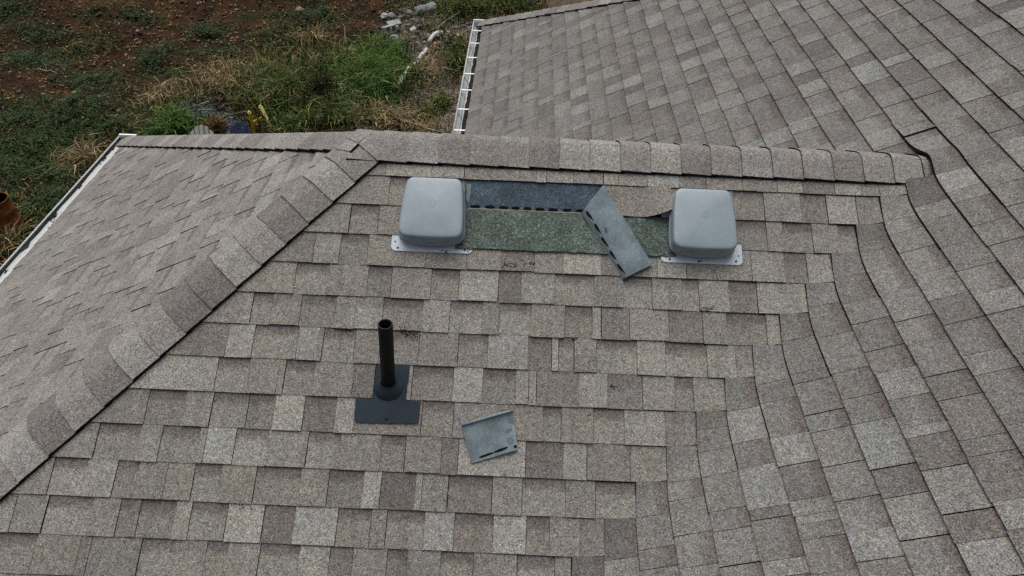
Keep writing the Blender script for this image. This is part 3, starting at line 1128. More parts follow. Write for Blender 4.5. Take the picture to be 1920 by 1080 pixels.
vent(0.539, 'grey plastic box vent nearest the hip, green strip at its right', [(-.022, .459, False), (-.008, .488, True), (.187, .493, False), (.205, .498, True), (.30, .492, False), (.285, .486, True)], 3)
vent(1.722, 'grey plastic box vent right of the curled shingle, nearest the valley', [(.0, .488, True), (.127, .4935, True), (.138, .490, False), (.29, .485, True), (.302, .459, False)], 5)

# ------------------------------------------------------------------ plumbing vent pipe
px0 = map1(0.545, 1.085)
root = empty('plumbing_vent_pipe', px0)
tag(root, 'black plumbing vent pipe in a dark T-shaped flashing', 'vent pipe')
g = Geo()
outl = [(0.490, 0.985), (0.628, 0.985), (0.632, 1.148), (0.684, 1.150), (0.684, 1.232), (0.676, 1.241), (0.432, 1.246), (0.424, 1.238), (0.419, 1.148), (0.487, 1.146)]
def fhh(s):
    return 0.0065 if s < 1.144 else 0.0062 + (s - 1.144) / E * 0.0085
pts = outl
# two plates, the stem and the apron
stem = [(0.490, 0.996), (0.628, 0.996), (0.630, 1.149), (0.487, 1.149)]
apron = [(0.419, 1.147), (0.684, 1.149), (0.684, 1.230), (0.677, 1.240), (0.434, 1.245), (0.424, 1.237)]
for poly, hf in ((stem, lambda s: 0.0060 + 0.0012 * (s - 1.0) / 0.14), (apron, lambda s: 0.0082 + 0.0085 * (s - 1.144) / E)):
    m = len(poly)
    top = [map1(a, b, hf(b) + .0018) for a, b in poly]
    bot = [map1(a, b, hf(b) - .003) for a, b in poly]
    g.add(top + bot, [tuple(range(m))[::-1]] + [(i, (i + 1) % m, m + (i + 1) % m, m + i) for i in range(m)], 0)
flp = adopt(g.build('flashing', M['flash']), root)
g = Geo()
R = Matrix(((1, 0, 0), (0, CT, -ST), (0, ST, CT)))
ptop = px0 + Vector((0.022, 0.012, 0.352))
axis = (ptop - px0).normalized()
NR = 40
vs = []
prof = [(0.0, 0.061), (0.25, 0.0575), (0.5, 0.050), (0.75, 0.0425), (0.9, 0.0375), (1.0, 0.0345)]
base_c = map1(0.549, 1.096, 0.009)
top_c = px0 + axis * 0.016
for f, r in prof:
    c = base_c.lerp(top_c, f)
    a1 = Vector((1, 0, 0))
    for j in range(NR):
        t_ = 2 * math.pi * j / NR
        flat = Vector((math.cos(t_), 0, 0)) + Vector((0, CT, ST)) * math.sin(t_)
        horiz = Vector((math.cos(t_), math.sin(t_), 0))
        dvec = (flat * (1 - f) + horiz * f)
        vs.append(c + dvec * r)
fs = [(i * NR + j, i * NR + (j + 1) % NR, (i + 1) * NR + (j + 1) % NR, (i + 1) * NR + j) for i in range(len(prof) - 1) for j in range(NR)]
g.add(vs, fs, 0, smooth=True)
g.tube([top_c + Vector((math.cos(a), math.sin(a), 0)) * 0.0335 for a in [i * math.pi / 14 for i in range(29)]], 0.0035, 6, caps=False)
adopt(g.build('rubber_collar', M['collar']), root)
g = Geo()
rp = 0.0285
ux = axis.cross(Vector((0, 1, 0))).normalized()
uy = axis.cross(ux)
ring = lambda c, r: [c + (ux * math.cos(2 * math.pi * j / 32) + uy * math.sin(2 * math.pi * j / 32)) * r for j in range(32)]
rs = [ring(px0 - axis * 0.03, rp), ring(px0 + axis * .10, rp), ring(ptop - axis * .002, rp), ring(ptop, rp - .001), ring(ptop, rp - .0045), ring(ptop - axis * .002, rp - .0055), ring(px0 + axis * .02, rp - .0055)]
vs = [p for r_ in rs for p in r_]
fs = [(i * 32 + j, i * 32 + (j + 1) % 32, (i + 1) * 32 + (j + 1) % 32, (i + 1) * 32 + j) for i in range(len(rs) - 1) for j in range(32)]
g.add(vs, fs, 0, smooth=True)
adopt(g.build('pipe', M['black_pipe']), root)
g = Geo()
g.lathe([(0.0001, .003), (.003, .003), (.0052, .0015), (.0058, -.001)], map1(0.553, 1.226, 0.0158), 14, R)
adopt_child(g.build('screw', M['collar']), flp, root)

# ------------------------------------------------------------------ loose shingle pieces on the roof
def loose(name, label, corners, hf, nu, nv, mat, extra=None):
    """bent sheet between four (x, s) corners: a b along the top, c d along the bottom"""
    a, b, c, d = [Vector((p[0], p[1])) for p in corners]
    g = Geo()
    vs = []
    for i in range(nu + 1):
        for m in range(nv + 1):
            u, v = i / nu, m / nv
            p = a.lerp(b, u).lerp(d.lerp(c, u), v)
            vs.append(map1(p.x, p.y, hf(u, v, p)))
    fs = [(i * (nv + 1) + m, i * (nv + 1) + m + 1, (i + 1) * (nv + 1) + m + 1, (i + 1) * (nv + 1) + m) for i in range(nu) for m in range(nv)]
    up = (vs[nv + 1] - vs[0]).cross(vs[1] - vs[0]).dot(N1) > 0
    th = 0.0030
    g.add(vs, [f[::-1] for f in fs] if up else fs, 0, smooth=True)
    g.add([p - N1 * th for p in vs], fs if up else [f[::-1] for f in fs], 0, smooth=True)
    rg = [i * (nv + 1) for i in range(nu + 1)] + [nu * (nv + 1) + m for m in range(1, nv + 1)] + [i * (nv + 1) + nv for i in range(nu - 1, -1, -1)] + [m for m in range(nv - 1, 0, -1)]
    upv = [vs[i] for i in rg]
    n = len(rg)
    g.add(upv + [p - N1 * th for p in upv], [(i, n + i, n + (i + 1) % n, (i + 1) % n) for i in range(n)], 1)
    root = empty(name, map1(*((a + b + c + d) / 4), 0.01))
    tag(root, label, 'shingle piece')
    sheet = adopt(g.build('sheet', [mat, M['edge']]), root)
    def at(u, v, dh=0.0):
        p = a.lerp(b, u).lerp(d.lerp(c, u), v)
        return map1(p.x, p.y, hf(u, v, p) + dh)
    return root, sheet, at


def dab(root, sheet, at, u0, v0, u1, v1, w, name='sealant_dab', mat=None, n=12, tail=True):
    """a raised dab of tar along (u0,v0)-(u1,v1) on the sheet, thick at one end"""
    g = Geo()
    top = []
    for i in range(n):
        t_ = 2 * math.pi * i / n
        f = (1 - math.cos(t_)) / 2
        wd = w * math.sin(t_) * ((1.25 - 0.9 * f) if tail else 1) * rnd.uniform(.85, 1.15)
        du, dv = u1 - u0, v1 - v0
        ln = math.hypot(du, dv)
        top.append(at(u0 + du * f - dv / ln * wd, v0 + dv * f + du / ln * wd, 0.0016))
    cen = at((u0 + u1) / 2, (v0 + v1) / 2, 0.0022)
    low = [p - N1 * 0.003 for p in top]
    fs = [(n, i, (i + 1) % n) for i in range(n)]
    if (top[0] - cen).cross(top[1] - cen).dot(N1) < 0:
        fs = [f[::-1] for f in fs]
    g.add(top + [cen], fs, 0, smooth=True)
    g.add(top + low, [(i, n + i, n + (i + 1) % n, (i + 1) % n) for i in range(n)], 0)
    adopt_child(g.build(name, mat or M['tar']), sheet, root)


def h_big(u, v, p):
    # u runs down the long side, v from the left edge to the right edge; rests on the course steps
    return 0.019 + 0.012 * (1 - u) ** 2 + 0.007 * math.sin(math.pi * v) + 0.003 * math.sin(u * 7) - 0.010 * max(0, (0.10 - v) / 0.10)


root, sheet, at = loose('loose_shingle_piece', 'long torn shingle turned grey side up with black dabs along one edge, between the vents',
                        [(1.337, 0.284), (1.516, 0.590), (1.646, 0.519), (1.430, 0.152)], h_big, 16, 10, M['under_grey'])
for i in range(5):
    u0 = 0.04 + 0.19 * i
    dab(root, sheet, at, u0, 0.075 + .02 * (i % 2), u0 + 0.155, 0.125, 0.036)
dab(root, sheet, at, 0.375, 0.29, 0.415, 0.31, 0.045, 'nail_hole', M['rust_nail'], tail=False)
# thin second ply along the dabbed edge
g = Geo()
up = [at(i / 16, .055, .0022) for i in range(17)]
lo = [at(i / 16, -.03, -.002) for i in range(17)]
g.add(up + lo, [(i, i + 1, 18 + i, 17 + i) for i in range(16)], 0)
adopt_child(g.build('edge_ply', M['under_grey']), sheet, root)


def h_small(u, v, p):
    return 0.0165 + 0.010 * max(0, (0.14 - v) / 0.14) ** 0.8 + 0.005 * u * (1 - u) + 0.004 * math.sin(v * 5 + u * 3) + 0.004 * abs(u - .5)


root, sheet, at = loose('loose_shingle_scrap', 'small square grey shingle scrap with a rolled upper edge, below the pipe flashing',
                        [(0.857, 1.236), (1.062, 1.168), (1.090, 1.325), (0.909, 1.386)], h_small, 10, 10, M['under_grey'])
dab(root, sheet, at, 0.17, 0.915, 0.50, 0.895, 0.030, tail=False)
dab(root, sheet, at, 0.50, 0.895, 0.80, 0.87, 0.032, tail=False)
dab(root, sheet, at, 0.92, 0.88, 0.985, 0.93, 0.03, tail=False)
dab(root, sheet, at, 0.84, 0.64, 0.90, 0.82, 0.07, 'stain', mat_flat('purple_grey_stain', (0.120, 0.142, 0.155), 0.9, 0.1), tail=False)
dab(root, sheet, at, 0.80, 0.48, 0.94, 0.46, 0.05, 'stain', bpy.data.materials['purple_grey_stain'], tail=False)
dab(root, sheet, at, 0.93, 0.18, 0.97, 0.33, 0.05, 'stain', bpy.data.materials['purple_grey_stain'], tail=False)
g = Geo()
g.tube([at(i / 10, 0.025, 0.002) for i in range(11)], 0.0052, 8)
adopt_child(g.build('rolled_edge', M['under_grey']), sheet, root)

# ------------------------------------------------------------------ ground
nrs = np.random.RandomState(11)


def gz(x, y):
    x, y = np.asarray(x, float), np.asarray(y, float)
    w_ = 1 / (1 + np.exp(np.clip((x + 4.0) / 1.2, -30, 30)))
    yy = np.minimum(y, 60.0)
    return ZG + (.10 + .16 * w_) * np.log1p(np.exp(np.clip((yy - 16.5) * 1.2, -30, 80))) / 1.2


def value_noise(x, y, sc_, seed):
    r = np.random.RandomState(seed).rand(256, 256)
    X, Y = x * sc_ + 1000, y * sc_ + 1000
    i, j = np.floor(X).astype(int), np.floor(Y).astype(int)
    fx, fy = X - i, Y - j
    fx, fy = fx * fx * (3 - 2 * fx), fy * fy * (3 - 2 * fy)
    g_ = lambda a, b: r[a % 256, b % 256]
    return (g_(i, j) * (1 - fx) + g_(i + 1, j) * fx) * (1 - fy) + (g_(i, j + 1) * (1 - fx) + g_(i + 1, j + 1) * fx) * fy


def fbm(x, y, sc_, seed, n=4):
    t_, a, s_ = 0, .5, 0
    for q in range(n):
        t_ = t_ + a * value_noise(x, y, sc_ * 2 ** q, seed + q)
        s_ += a
        a *= .55
    return t_ / s_


def ground_z(x, y):
    near = np.exp(-((x + 9) / 22.0) ** 4 - ((y - 16) / 24.0) ** 4)
    return gz(x, y) + near * ((fbm(x, y, .45, 3) - .5) * .55 + (fbm(x, y, 2.3, 9) - .5) * .26)


WEED = [(-13.09, 14.17, 1.04, 1.01), (-12.05, 14.87, 1.07, 0.83), (-12.08, 12.13, 1.24, 1.52), (-10.48, 11.24, 0.8, 1.1), (-11.4, 10.24, 0.38, 0.77), (-14.78, 18.58, 1.04, 0.53), (-14.85, 17.2, 1.0, 0.66), (-12.3, 19.58, 1.07, 0.44), (-9.56, 18.92, 0.88, 0.57), (-10.25, 17.78, 0.85, 0.42), (-12.37, 16.22, 0.97, 0.47), (-8.22, 20.01, 1.08, 0.44), (-10.91, 17.19, 0.67, 0.52), (-5.9, 20.29, 0.9, 0.54), (-6.93, 19.14, 0.7, 0.51), (-10.66, 13.63, 0.73, 0.63), (-9.98, 16.97, 0.67, 0.43), (-8.76, 18.02, 0.69, 0.39), (-16.67, 19.58, 0.71, 0.46), (-13.54, 19.5, 0.89, 0.36), (-8.05, 18.62, 0.7, 0.34), (-11.6, 9.2, .8, .8), (-10.3, 9.9, .5, .7)]
GRASS = [(-5.8, 15.84, 1.21, 1.18, .55, 'tall green grass clump beside the dark reed stems'), (-3.87, 16.94, 1.01, 1.04, .55, 'bright green grass clump left of the white birch logs'), (-3.72, 18.50, 0.62, 0.55, .42, 'green grass tuft just below the broken concrete blocks'),
         (-4.56, 14.73, 1.09, 0.62, .45, 'dark green grass clump at the foot of the slope behind the ridge'), (-8.75, 13.75, 0.5, 0.5, .42, 'green grass tuft left of the blue-grey gravel'), (-5.55, 13.9, 0.5, 0.45, .35, 'grass tuft right of the yellow chair frame'),
         (-1.82, 15.43, 0.32, 0.31, .25, 'small green grass tuft on bare ground, left of its twin by the main gutter'), (-1.43, 16.0, 0.25, 0.29, .25, 'small green grass tuft close to the main gutter, right of its twin'), (-1.16, 18.48, 0.28, 0.81, .35, 'olive grass tuft beside the main gutter, under the yellow scrap'),
         (-1.23, 21.99, 0.79, 0.64, .35, 'green grass patch past the far end of the main gutter'), (0.32, 22.53, 0.9, 0.59, .35, 'green grass patch beside the grey post')]
STRAW = [(-8.01, 16.11, 0.89, 0.94), (-6.51, 16.66, 0.83, 0.8), (-3.31, 14.77, 0.78, 0.62), (-2.12, 17.94, 0.45, 0.77), (-4.85, 17.9, 0.4, 0.5), (-5.94, 18.69, 0.52, 0.51), (-9.59, 15.07, 0.5, 0.57), (-10.32, 11.75, 0.47, 0.73), (-2.54, 14.35, 0.93, 0.42), (-10.3, 8.47, 0.41, 0.52), (-7.03, 15.58, 0.64, 0.67), (-4.93, 16.37, 0.6, 0.7)]
RUBBLE = [(-1.52, 17.21, 0.43, 1.29), (-1.65, 20.21, 0.47, 1.09), (-0.82, 16.95, 0.25, 1.63), (-1.41, 14.69, 0.63, 0.49), (-2.6, 20.6, .9, .9), (-2.0, 19.2, .6, .7)]


def inside(x, y, lst):
    m = np.zeros_like(np.asarray(x, float))
    for p in lst:
        m = np.maximum(m, np.exp(-(((x - p[0]) / p[2]) ** 2 + ((y - p[1]) / p[3]) ** 2)))
    return m


# one sheet, fine where the camera looks and coarse out to the horizon
gx = np.concatenate([np.array([-900, -400, -200, -100, -60, -42, -34, -28, -25]), np.arange(-23, 5.01, .13), np.array([6, 7.5, 9, 12, 16, 22, 30, 45, 80, 160, 400, 900])])
gy = np.concatenate([np.array([-900, -400, -160, -80, -40, -24, -14, -8, -4, -1, 1, 3, 4.5]), np.arange(5.5, 27.01, .13), np.array([28, 29, 30.5, 33, 37, 44, 55, 80, 140, 300, 900])])
GX, GY = np.meshgrid(gx, gy, indexing='ij')
GZ = ground_z(GX, GY)
nx, ny = len(gx), len(gy)
idx = np.arange(nx * ny).reshape(nx, ny)
F = np.stack([idx[:-1, :-1], idx[1:, :-1], idx[1:, 1:], idx[:-1, 1:]], -1).reshape(-1, 4)
xf, yf = GX.ravel(), GY.ravel()
vegw = np.clip(inside(xf, yf, WEED) * .9 + inside(xf, yf, GRASS) * .9, 0, 1)
dry = np.clip(inside(xf, yf, RUBBLE) + .8 / (1 + np.exp(-(xf + 2.6) / .6)), 0, 1)


def mat_ground():
    w = NT('bare_soil', 0.95, 0.1)
    pos = w.pos()
    n1 = w.noise(pos, 0.9, 6, 0.62)
    soil = w.ramp(n1, [(0.30, (0.015, 0.011, 0.008)), (0.45, (0.036, 0.019, 0.010)), (0.58, (0.064, 0.031, 0.014)), (0.75, (0.105, 0.056, 0.028))])
    n2 = w.noise(pos, 14, 5, 0.7)
    soil = w.mix(1.0, soil, w.ramp(n2, [(0.3, 0.30), (0.5, 0.9), (0.72, 2.0)]), 'MULTIPLY')
    dryc = w.ramp(w.noise(pos, 7, 5, 0.7), [(0.3, (0.055, 0.040, 0.030)), (0.5, (0.13, 0.098, 0.068)), (0.72, (0.21, 0.17, 0.125))])
    c = w.mix(w.attr('dry').outputs['Fac'], soil, dryc)
    gr = w.ramp(w.noise(pos, 9, 4), [(0.3, (0.010, 0.018, 0.006)), (0.7, (0.028, 0.042, 0.014))])
    c = w.mix(w.math('MULTIPLY', w.attr('veg').outputs['Fac'], 0.8), c, gr)
    w.color(c)
    w.bump(n2, 1.0, 0.10)
    return w.m


ground = np_object('ground', np.stack([xf, yf, GZ.ravel()], 1), F, mat_ground(), veg=vegw, dry=dry)
ground['kind'] = 'structure'


def blades(cx, cy, n, rx, ry, h, w, cols, droop=.6, spread=1.0, seed=0):
    """n grass blades around (cx, cy); returns vertices, triangles and colours"""
    r = np.random.RandomState(seed)
    if np.ndim(cx) == 0:
        a, q = r.rand(n) * 6.283, np.minimum(np.abs(r.randn(n)) * .75, 1.7)
        x, y = cx + np.cos(a) * q * rx, cy + np.sin(a) * q * ry
    else:
        x, y = cx, cy
    z = ground_z(x, y) - .02
    th = r.rand(n) * 6.283
    if np.ndim(cx) == 0 and spread:
        th = np.where(r.rand(n) < .25, np.arctan2(y - cy, x - cx) + r.randn(n) * .7, th)
    d = np.stack([np.cos(th), np.sin(th), 0 * th], 1)
    fa = r.rand(n) * 6.283
    wd = np.stack([np.cos(fa), np.sin(fa), 0 * fa], 1)
    hh = h * (0.45 + .75 * r.rand(n))
    dr = droop * (0.3 + r.rand(n))
    ww = w * (.6 + .8 * r.rand(n))
    p = np.stack([x, y, z], 1)
    up = np.array([0, 0, 1.0])
    mid = p + up * (hh * .62)[:, None] + d * (hh * dr * .30)[:, None]
    tip = p + up * (hh * (1.0 - .38 * np.minimum(dr, 1.2)))[:, None] + d * (hh * dr * .95)[:, None]
    v = np.stack([p - wd * (ww * .45)[:, None], p + wd * (ww * .45)[:, None], mid - wd * (ww * .5)[:, None], mid + wd * (ww * .5)[:, None], tip], 1).reshape(-1, 3)
    b = np.arange(n)[:, None] * 5
    f = np.concatenate([b + np.array([[0, 1, 3]]), b + np.array([[0, 3, 2]]), b + np.array([[2, 3, 4]])], 0)
    cols = np.asarray(cols)
    c = cols[r.randint(0, len(cols), n)] * (.65 + .7 * r.rand(n))[:, None]
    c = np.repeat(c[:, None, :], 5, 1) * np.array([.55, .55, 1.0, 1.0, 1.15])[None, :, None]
    return v, f, c.reshape(-1, 3)


def leaves(x, y, h, size, cols, seed, flat=.6):
    r = np.random.RandomState(seed)
    n = len(x)
    z = ground_z(x, y) + h * r.rand(n) ** 1.3
    a = r.rand(n) * 6.283
    u = np.stack([np.cos(a), np.sin(a), (r.rand(n) - .5) * 1.4 * flat], 1)
    b = a + 1.57 + (r.rand(n) - .5) * .6
    w_ = np.stack([np.cos(b), np.sin(b), (r.rand(n) - .5) * 1.4 * flat], 1) * .5
    s = size * (.5 + r.rand(n))[:, None]
    p = np.stack([x, y, z], 1)
    v = np.stack([p - u * s * .5, p + w_ * s * .55, p + u * s * .5 + np.array([0, 0, .012]), p - w_ * s * .55], 1).reshape(-1, 3)
    f = np.arange(n)[:, None] * 4 + np.array([[0, 1, 2, 3]])
    cols = np.asarray(cols)
    c = cols[r.randint(0, len(cols), n)] * (.55 + .9 * r.rand(n))[:, None]
    return v, f, np.repeat(c, 4, 0)


def join(lst):
    V, Fc, Cc, o = [], [], [], 0
    for v, f, c in lst:
        V.append(v)
        Fc.append(f + o)
        Cc.append(c)
        o += len(v)
    return np.concatenate(V), np.concatenate(Fc), np.concatenate(Cc)


GREEN = [(.030, .072, .013), (.045, .095, .017), (.020, .048, .010), (.014, .032, .008), (.075, .110, .024), (.24, .19, .07), (.15, .15, .04)]
BRIGHT = [(.042, .130, .018), (.066, .175, .026), (.030, .092, .014), (.016, .045, .009), (.11, .16, .035), (.22, .19, .07)]
TAN = [(.24, .175, .08), (.32, .24, .12), (.17, .115, .05), (.10, .075, .03), (.38, .29, .16), (.05, .055, .018)]
WEEDC = [(.014, .036, .008), (.021, .050, .011), (.009, .022, .006), (.032, .064, .014), (.045, .055, .016)]
LAWN = [(.016, .042, .009), (.026, .060, .012), (.011, .027, .007), (.045, .075, .018), (.09, .09, .03)]

for i, (x, y, rx, ry, h, lab) in enumerate(GRASS):
    n = int(max(450, 5200 * rx * ry))
    cols = BRIGHT if i in (1, 2, 4) else GREEN
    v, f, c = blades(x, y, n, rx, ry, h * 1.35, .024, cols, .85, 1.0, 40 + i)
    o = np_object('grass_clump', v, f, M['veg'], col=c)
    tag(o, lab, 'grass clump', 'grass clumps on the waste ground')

parts = []
for i, (x, y, rx, ry) in enumerate(STRAW):
    n = int(max(260, 1150 * rx * ry))
    parts.append(blades(x, y, n, rx * 1.0, ry * 1.0, .55, .020, TAN, 1.05, 1.0, 90 + i))
v, f, c = join(parts)
tag(np_object('dry_grass', v, f, M['veg'], col=c), 'straw-coloured dry grass across the slope behind the roof', 'dry grass', kind='stuff')

parts = []
for i, (x, y, rx, ry) in enumerate(WEED):
    n = int(3400 * rx * ry)
    a, q = nrs.rand(n) * 6.283, np.abs(nrs.randn(n)) * .8
    X, Y = x + np.cos(a) * q * rx, y + np.sin(a) * q * ry
    keep = fbm(X, Y, 1.3, 21, 5) > .46 + .10 * nrs.rand(n)
    parts.append(leaves(X[keep], Y[keep], .17, .065, WEEDC, 130 + i))
n = 150000
X, Y = -20 + 22 * nrs.rand(n), 6.5 + 18 * nrs.rand(n)
dens = fbm(X, Y, .8, 31, 5)
keep = (dens > .50 + .12 * nrs.rand(n)) & (X < -2.2 + .8 * nrs.randn(n))
parts.append(leaves(X[keep], Y[keep], .13, .060, WEEDC, 177))
v, f, c = join(parts)
tag(np_object('ground_cover', v, f, M['veg'], col=c), 'low dark green weeds covering parts of the bank', 'ground cover', kind='stuff')

# thin grass between everything
n = 150000
X, Y = -20 + 21 * nrs.rand(n), 6.5 + 18 * nrs.rand(n)
dens = fbm(X, Y, .55, 51, 5)
lawn = inside(X, Y, [(-11.8, 12.5, 2.6, 2.8), (-10.8, 9.0, 1.8, 2.0), (-12.5, 14.5, 2.0, 1.0)])
mid_ = inside(X, Y, [(-5.5, 16.2, 3.2, 2.6)])
grv = inside(X, Y, [(-8.1, 14.4, .75, .55)])
keep = (dens + .10 * mid_ - .5 * grv) > .60 + .12 * nrs.rand(n)
lk = (lawn * (.5 + .8 * dens) > .50 + .27 * nrs.rand(n)) & ~keep
XL, YL = X[lk], Y[lk]
X, Y = X[keep], Y[keep]
mixc = GREEN + GREEN + TAN[:4]
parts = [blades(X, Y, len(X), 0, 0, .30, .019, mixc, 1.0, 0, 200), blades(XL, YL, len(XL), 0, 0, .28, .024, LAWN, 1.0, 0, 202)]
n = 9000
X, Y = -3.5 + 3.4 * nrs.rand(n), 13.5 + 9.5 * nrs.rand(n)
parts.append(blades(X, Y, n, 0, 0, .14, .013, [(.20, .17, .13), (.28, .24, .19), (.14, .11, .08), (.34, .30, .25)], 2.2, 0, 201))
v, f, c = join(parts)
tag(np_object('thin_grass', v, f, M['veg'], col=c), 'thin mixed grass and straw scattered over the ground', 'grass', kind='stuff')

# dead leaves and soil clods
n = 7500
X, Y = -20 + 20.5 * nrs.rand(n), 6.5 + 18 * nrs.rand(n)
v, f, c = leaves(X, Y, .05, .075, [(.20, .12, .06), (.28, .19, .10), (.13, .07, .035), (.33, .16, .05), (.24, .20, .14)], 301, .4)
tag(np_object('dead_leaves', v, f, M['veg'], col=c), 'dead tan and orange leaves littered over the soil', 'leaves', kind='stuff')


def lumps(X, Y, S, cols, seed, sink=.3):
    r = np.random.RandomState(seed)
    n = len(X)
    base = np.array([[1, 0, 0], [-1, 0, 0], [0, 1, 0], [0, -1, 0], [0, 0, 1], [0, 0, -1], [.6, .6, .5], [-.6, .6, .5], [-.6, -.6, .5], [.6, -.6, .5]])
    tri = np.array([[6, 0, 2], [7, 2, 1], [8, 1, 3], [9, 3, 0], [4, 6, 7], [4, 7, 8], [4, 8, 9], [4, 9, 6], [6, 2, 7], [7, 1, 8], [8, 3, 9], [9, 0, 6], [5, 2, 0], [5, 1, 2], [5, 3, 1], [5, 0, 3]])
    k = base[None] * (.6 + .7 * r.rand(n, 10, 1)) * (S[:, None, None] * np.stack([.7 + .6 * r.rand(n), .7 + .6 * r.rand(n), .45 + .35 * r.rand(n)], 1)[:, None, :])
    a = r.rand(n) * 6.283
    ca, sa = np.cos(a)[:, None], np.sin(a)[:, None]
    kx, ky = k[..., 0] * ca - k[..., 1] * sa, k[..., 0] * sa + k[..., 1] * ca
    z = ground_z(X, Y) + S * (.35 - sink)
    v = np.stack([kx + X[:, None], ky + Y[:, None], k[..., 2] + z[:, None]], -1).reshape(-1, 3)
    f = (np.arange(n)[:, None, None] * 10 + tri[None]).reshape(-1, 3)
    cols = np.asarray(cols)
    c = np.repeat(cols[r.randint(0, len(cols), n)] * (.6 + .8 * r.rand(n))[:, None], 10, 0)
    return v, f, c


n = 26000
X, Y = -20 + 20.5 * nrs.rand(n), 6.5 + 18 * nrs.rand(n)
S = .016 + .075 * nrs.rand(n) ** 5
v, f, c = lumps(X, Y, S, [(.07, .034, .016), (.11, .055, .026), (.035, .019, .011), (.19, .13, .08), (.13, .08, .045), (.022, .014, .009)], 311)
tag(np_object('soil_clods', v, f, M['rock'], col=c), 'clods and pebbles of brown soil over the bank', 'soil', kind='stuff')
n = 2600
t_ = nrs.rand(n)
X = -8.9 + 1.6 * t_ + nrs.randn(n) * .28
Y = 14.9 - 1.0 * t_ + nrs.randn(n) * .30
v, f, c = lumps(X, Y, .025 + .04 * nrs.rand(n), [(.065, .075, .09), (.09, .10, .11), (.045, .052, .065), (.13, .13, .13)], 312, .1)
tag(np_object('gravel', v, f, M['rock'], col=c), 'blue-grey gravel patch behind the white garden chair', 'gravel', kind='stuff')

n = 900
X = -3.6 + 2.6 * nrs.rand(n)
Y = 18.2 + 4.3 * nrs.rand(n)
k_ = fbm(X, Y, 1.2, 77) + .03 * (Y - 20) > .50
v, f, c = lumps(X[k_], Y[k_], .03 + .10 * nrs.rand(int(k_.sum())) ** 3, [(.18, .18, .17), (.24, .23, .22), (.12, .12, .12), (.11, .085, .065)], 313, .1)
tag(np_object('rubble', v, f, M['rock'], col=c), 'broken grey rubble left of the main gutter', 'rubble', kind='stuff')

# rubble stones one can tell apart
STONES = [(-3.40, 19.42, .15, (.42, .41, .39), 'pale rounded stone under the broken concrete blocks'), (-2.86, 20.25, .13, (.66, .64, .60), 'white round stone right of the concrete blocks'), (-5.63, 17.80, .16, (.55, .56, .58), 'white stone lying alone in straw grass mid-slope'),
          (-4.04, 14.47, .17, (.36, .36, .34), 'grey stone at the foot of the slope just above the ridge'), (-3.99, 18.12, .15, (.42, .42, .42), 'grey flat stone between the two upper grass tufts'), (-5.81, 18.91, .09, (.40, .42, .46), 'small bluish stone in the dark weeds'),
          (-3.95, 20.75, .14, (.50, .49, .47), 'leftmost pale stone above the concrete blocks'), (-3.72, 20.9, .12, (.45, .44, .42), 'pale stone touching the top of the concrete blocks'), (-6.85, 20.44, .14, (.32, .25, .17), 'tan stone at the top of the brown bank'), (-2.35, 19.98, .10, (.50, .46, .42), 'small pinkish stone left of the white elbow pipe'),
          (-2.75, 21.4, .20, (.28, .30, .31), 'large grey rock at the top edge of the rubble'), (-2.45, 21.75, .24, (.33, .34, .34), 'largest grey rock at the top edge, right of its neighbour'), (-3.15, 21.2, .13, (.24, .26, .28), 'dark grey slab stone between the rubble and the blocks')]
for i, (x, y, s, colr, lab) in enumerate(STONES):
    import bmesh
    bm = bmesh.new()
    bmesh.ops.create_icosphere(bm, subdivisions=3, radius=1.0)
    for v_ in bm.verts:
        p = v_.co.copy()
        q = 1 + .35 * (mnoise.noise(p * 1.1 + Vector((i * 7.1, 0, 0)))) + .12 * mnoise.noise(p * 3.1 + Vector((0, i * 3.3, 0)))
        v_.co = Vector((p.x * s * 1.15, p.y * s * .95, p.z * s * .72)) * q
    me = bpy.data.meshes.new('stone')
    bm.to_mesh(me)
    bm.free()
    w = NT('stone_%d' % i, .9, .2)
    nn = w.noise(w.pos(), 18, 5)
    w.color(w.mix(1.0, colr, w.ramp(nn, [(.3, .42), (.7, .92)]), 'MULTIPLY'))
    w.bump(nn, .5, .02)
    me.materials.append(w.m)
    o = bpy.data.objects.new('stone', me)
    o.location = (x, y, float(ground_z(x, y)) + s * .35)
    o.rotation_euler = (0, 0, i * 1.3)
    COL.objects.link(o)
    tag(o, lab, 'stone', 'stones on the slope')


def on(x, y, h=0.0):
    return Vector((x, y, float(ground_z(x, y)) + h))


# concrete blocks: hollow blocks with two cores
M['concrete'] = mat_flat('concrete', (0.27, 0.285, 0.29), 0.9, 0.2, 0.25, 9)
def block(x, y, h, rz, tilt, lab, size=(.46, .24, .24)):
    g = Geo()
    a, b, c = (q / 2 for q in size)
    t_ = .032
    R = Matrix.Rotation(rz, 3, 'Z') @ Matrix.Rotation(tilt, 3, 'X')
    P = on(x, y, h)
    for cc, dd in (((0, b - t_ / 2, 0), (2 * a, t_, 2 * c)), ((0, -b + t_ / 2, 0), (2 * a, t_, 2 * c)), ((-a + t_ / 2, 0, 0), (t_, 2 * b - 2 * t_, 2 * c)), ((a - t_ / 2, 0, 0), (t_, 2 * b - 2 * t_, 2 * c)), ((0, 0, 0), (t_, 2 * b - 2 * t_, 2 * c))):
        g.box(P + R @ Vector(cc), dd, R)
    o = g.build('concrete_block', M['concrete'])
    return tag(o, lab, 'concrete block', 'concrete blocks on the rubble')


block(-3.50, 20.05, .24, .55, 1.80, 'upper grey hollow concrete block above the grass tuft')
block(-3.60, 19.62, .20, .75, 1.35, 'lower grey hollow concrete block leaning against the upper one')

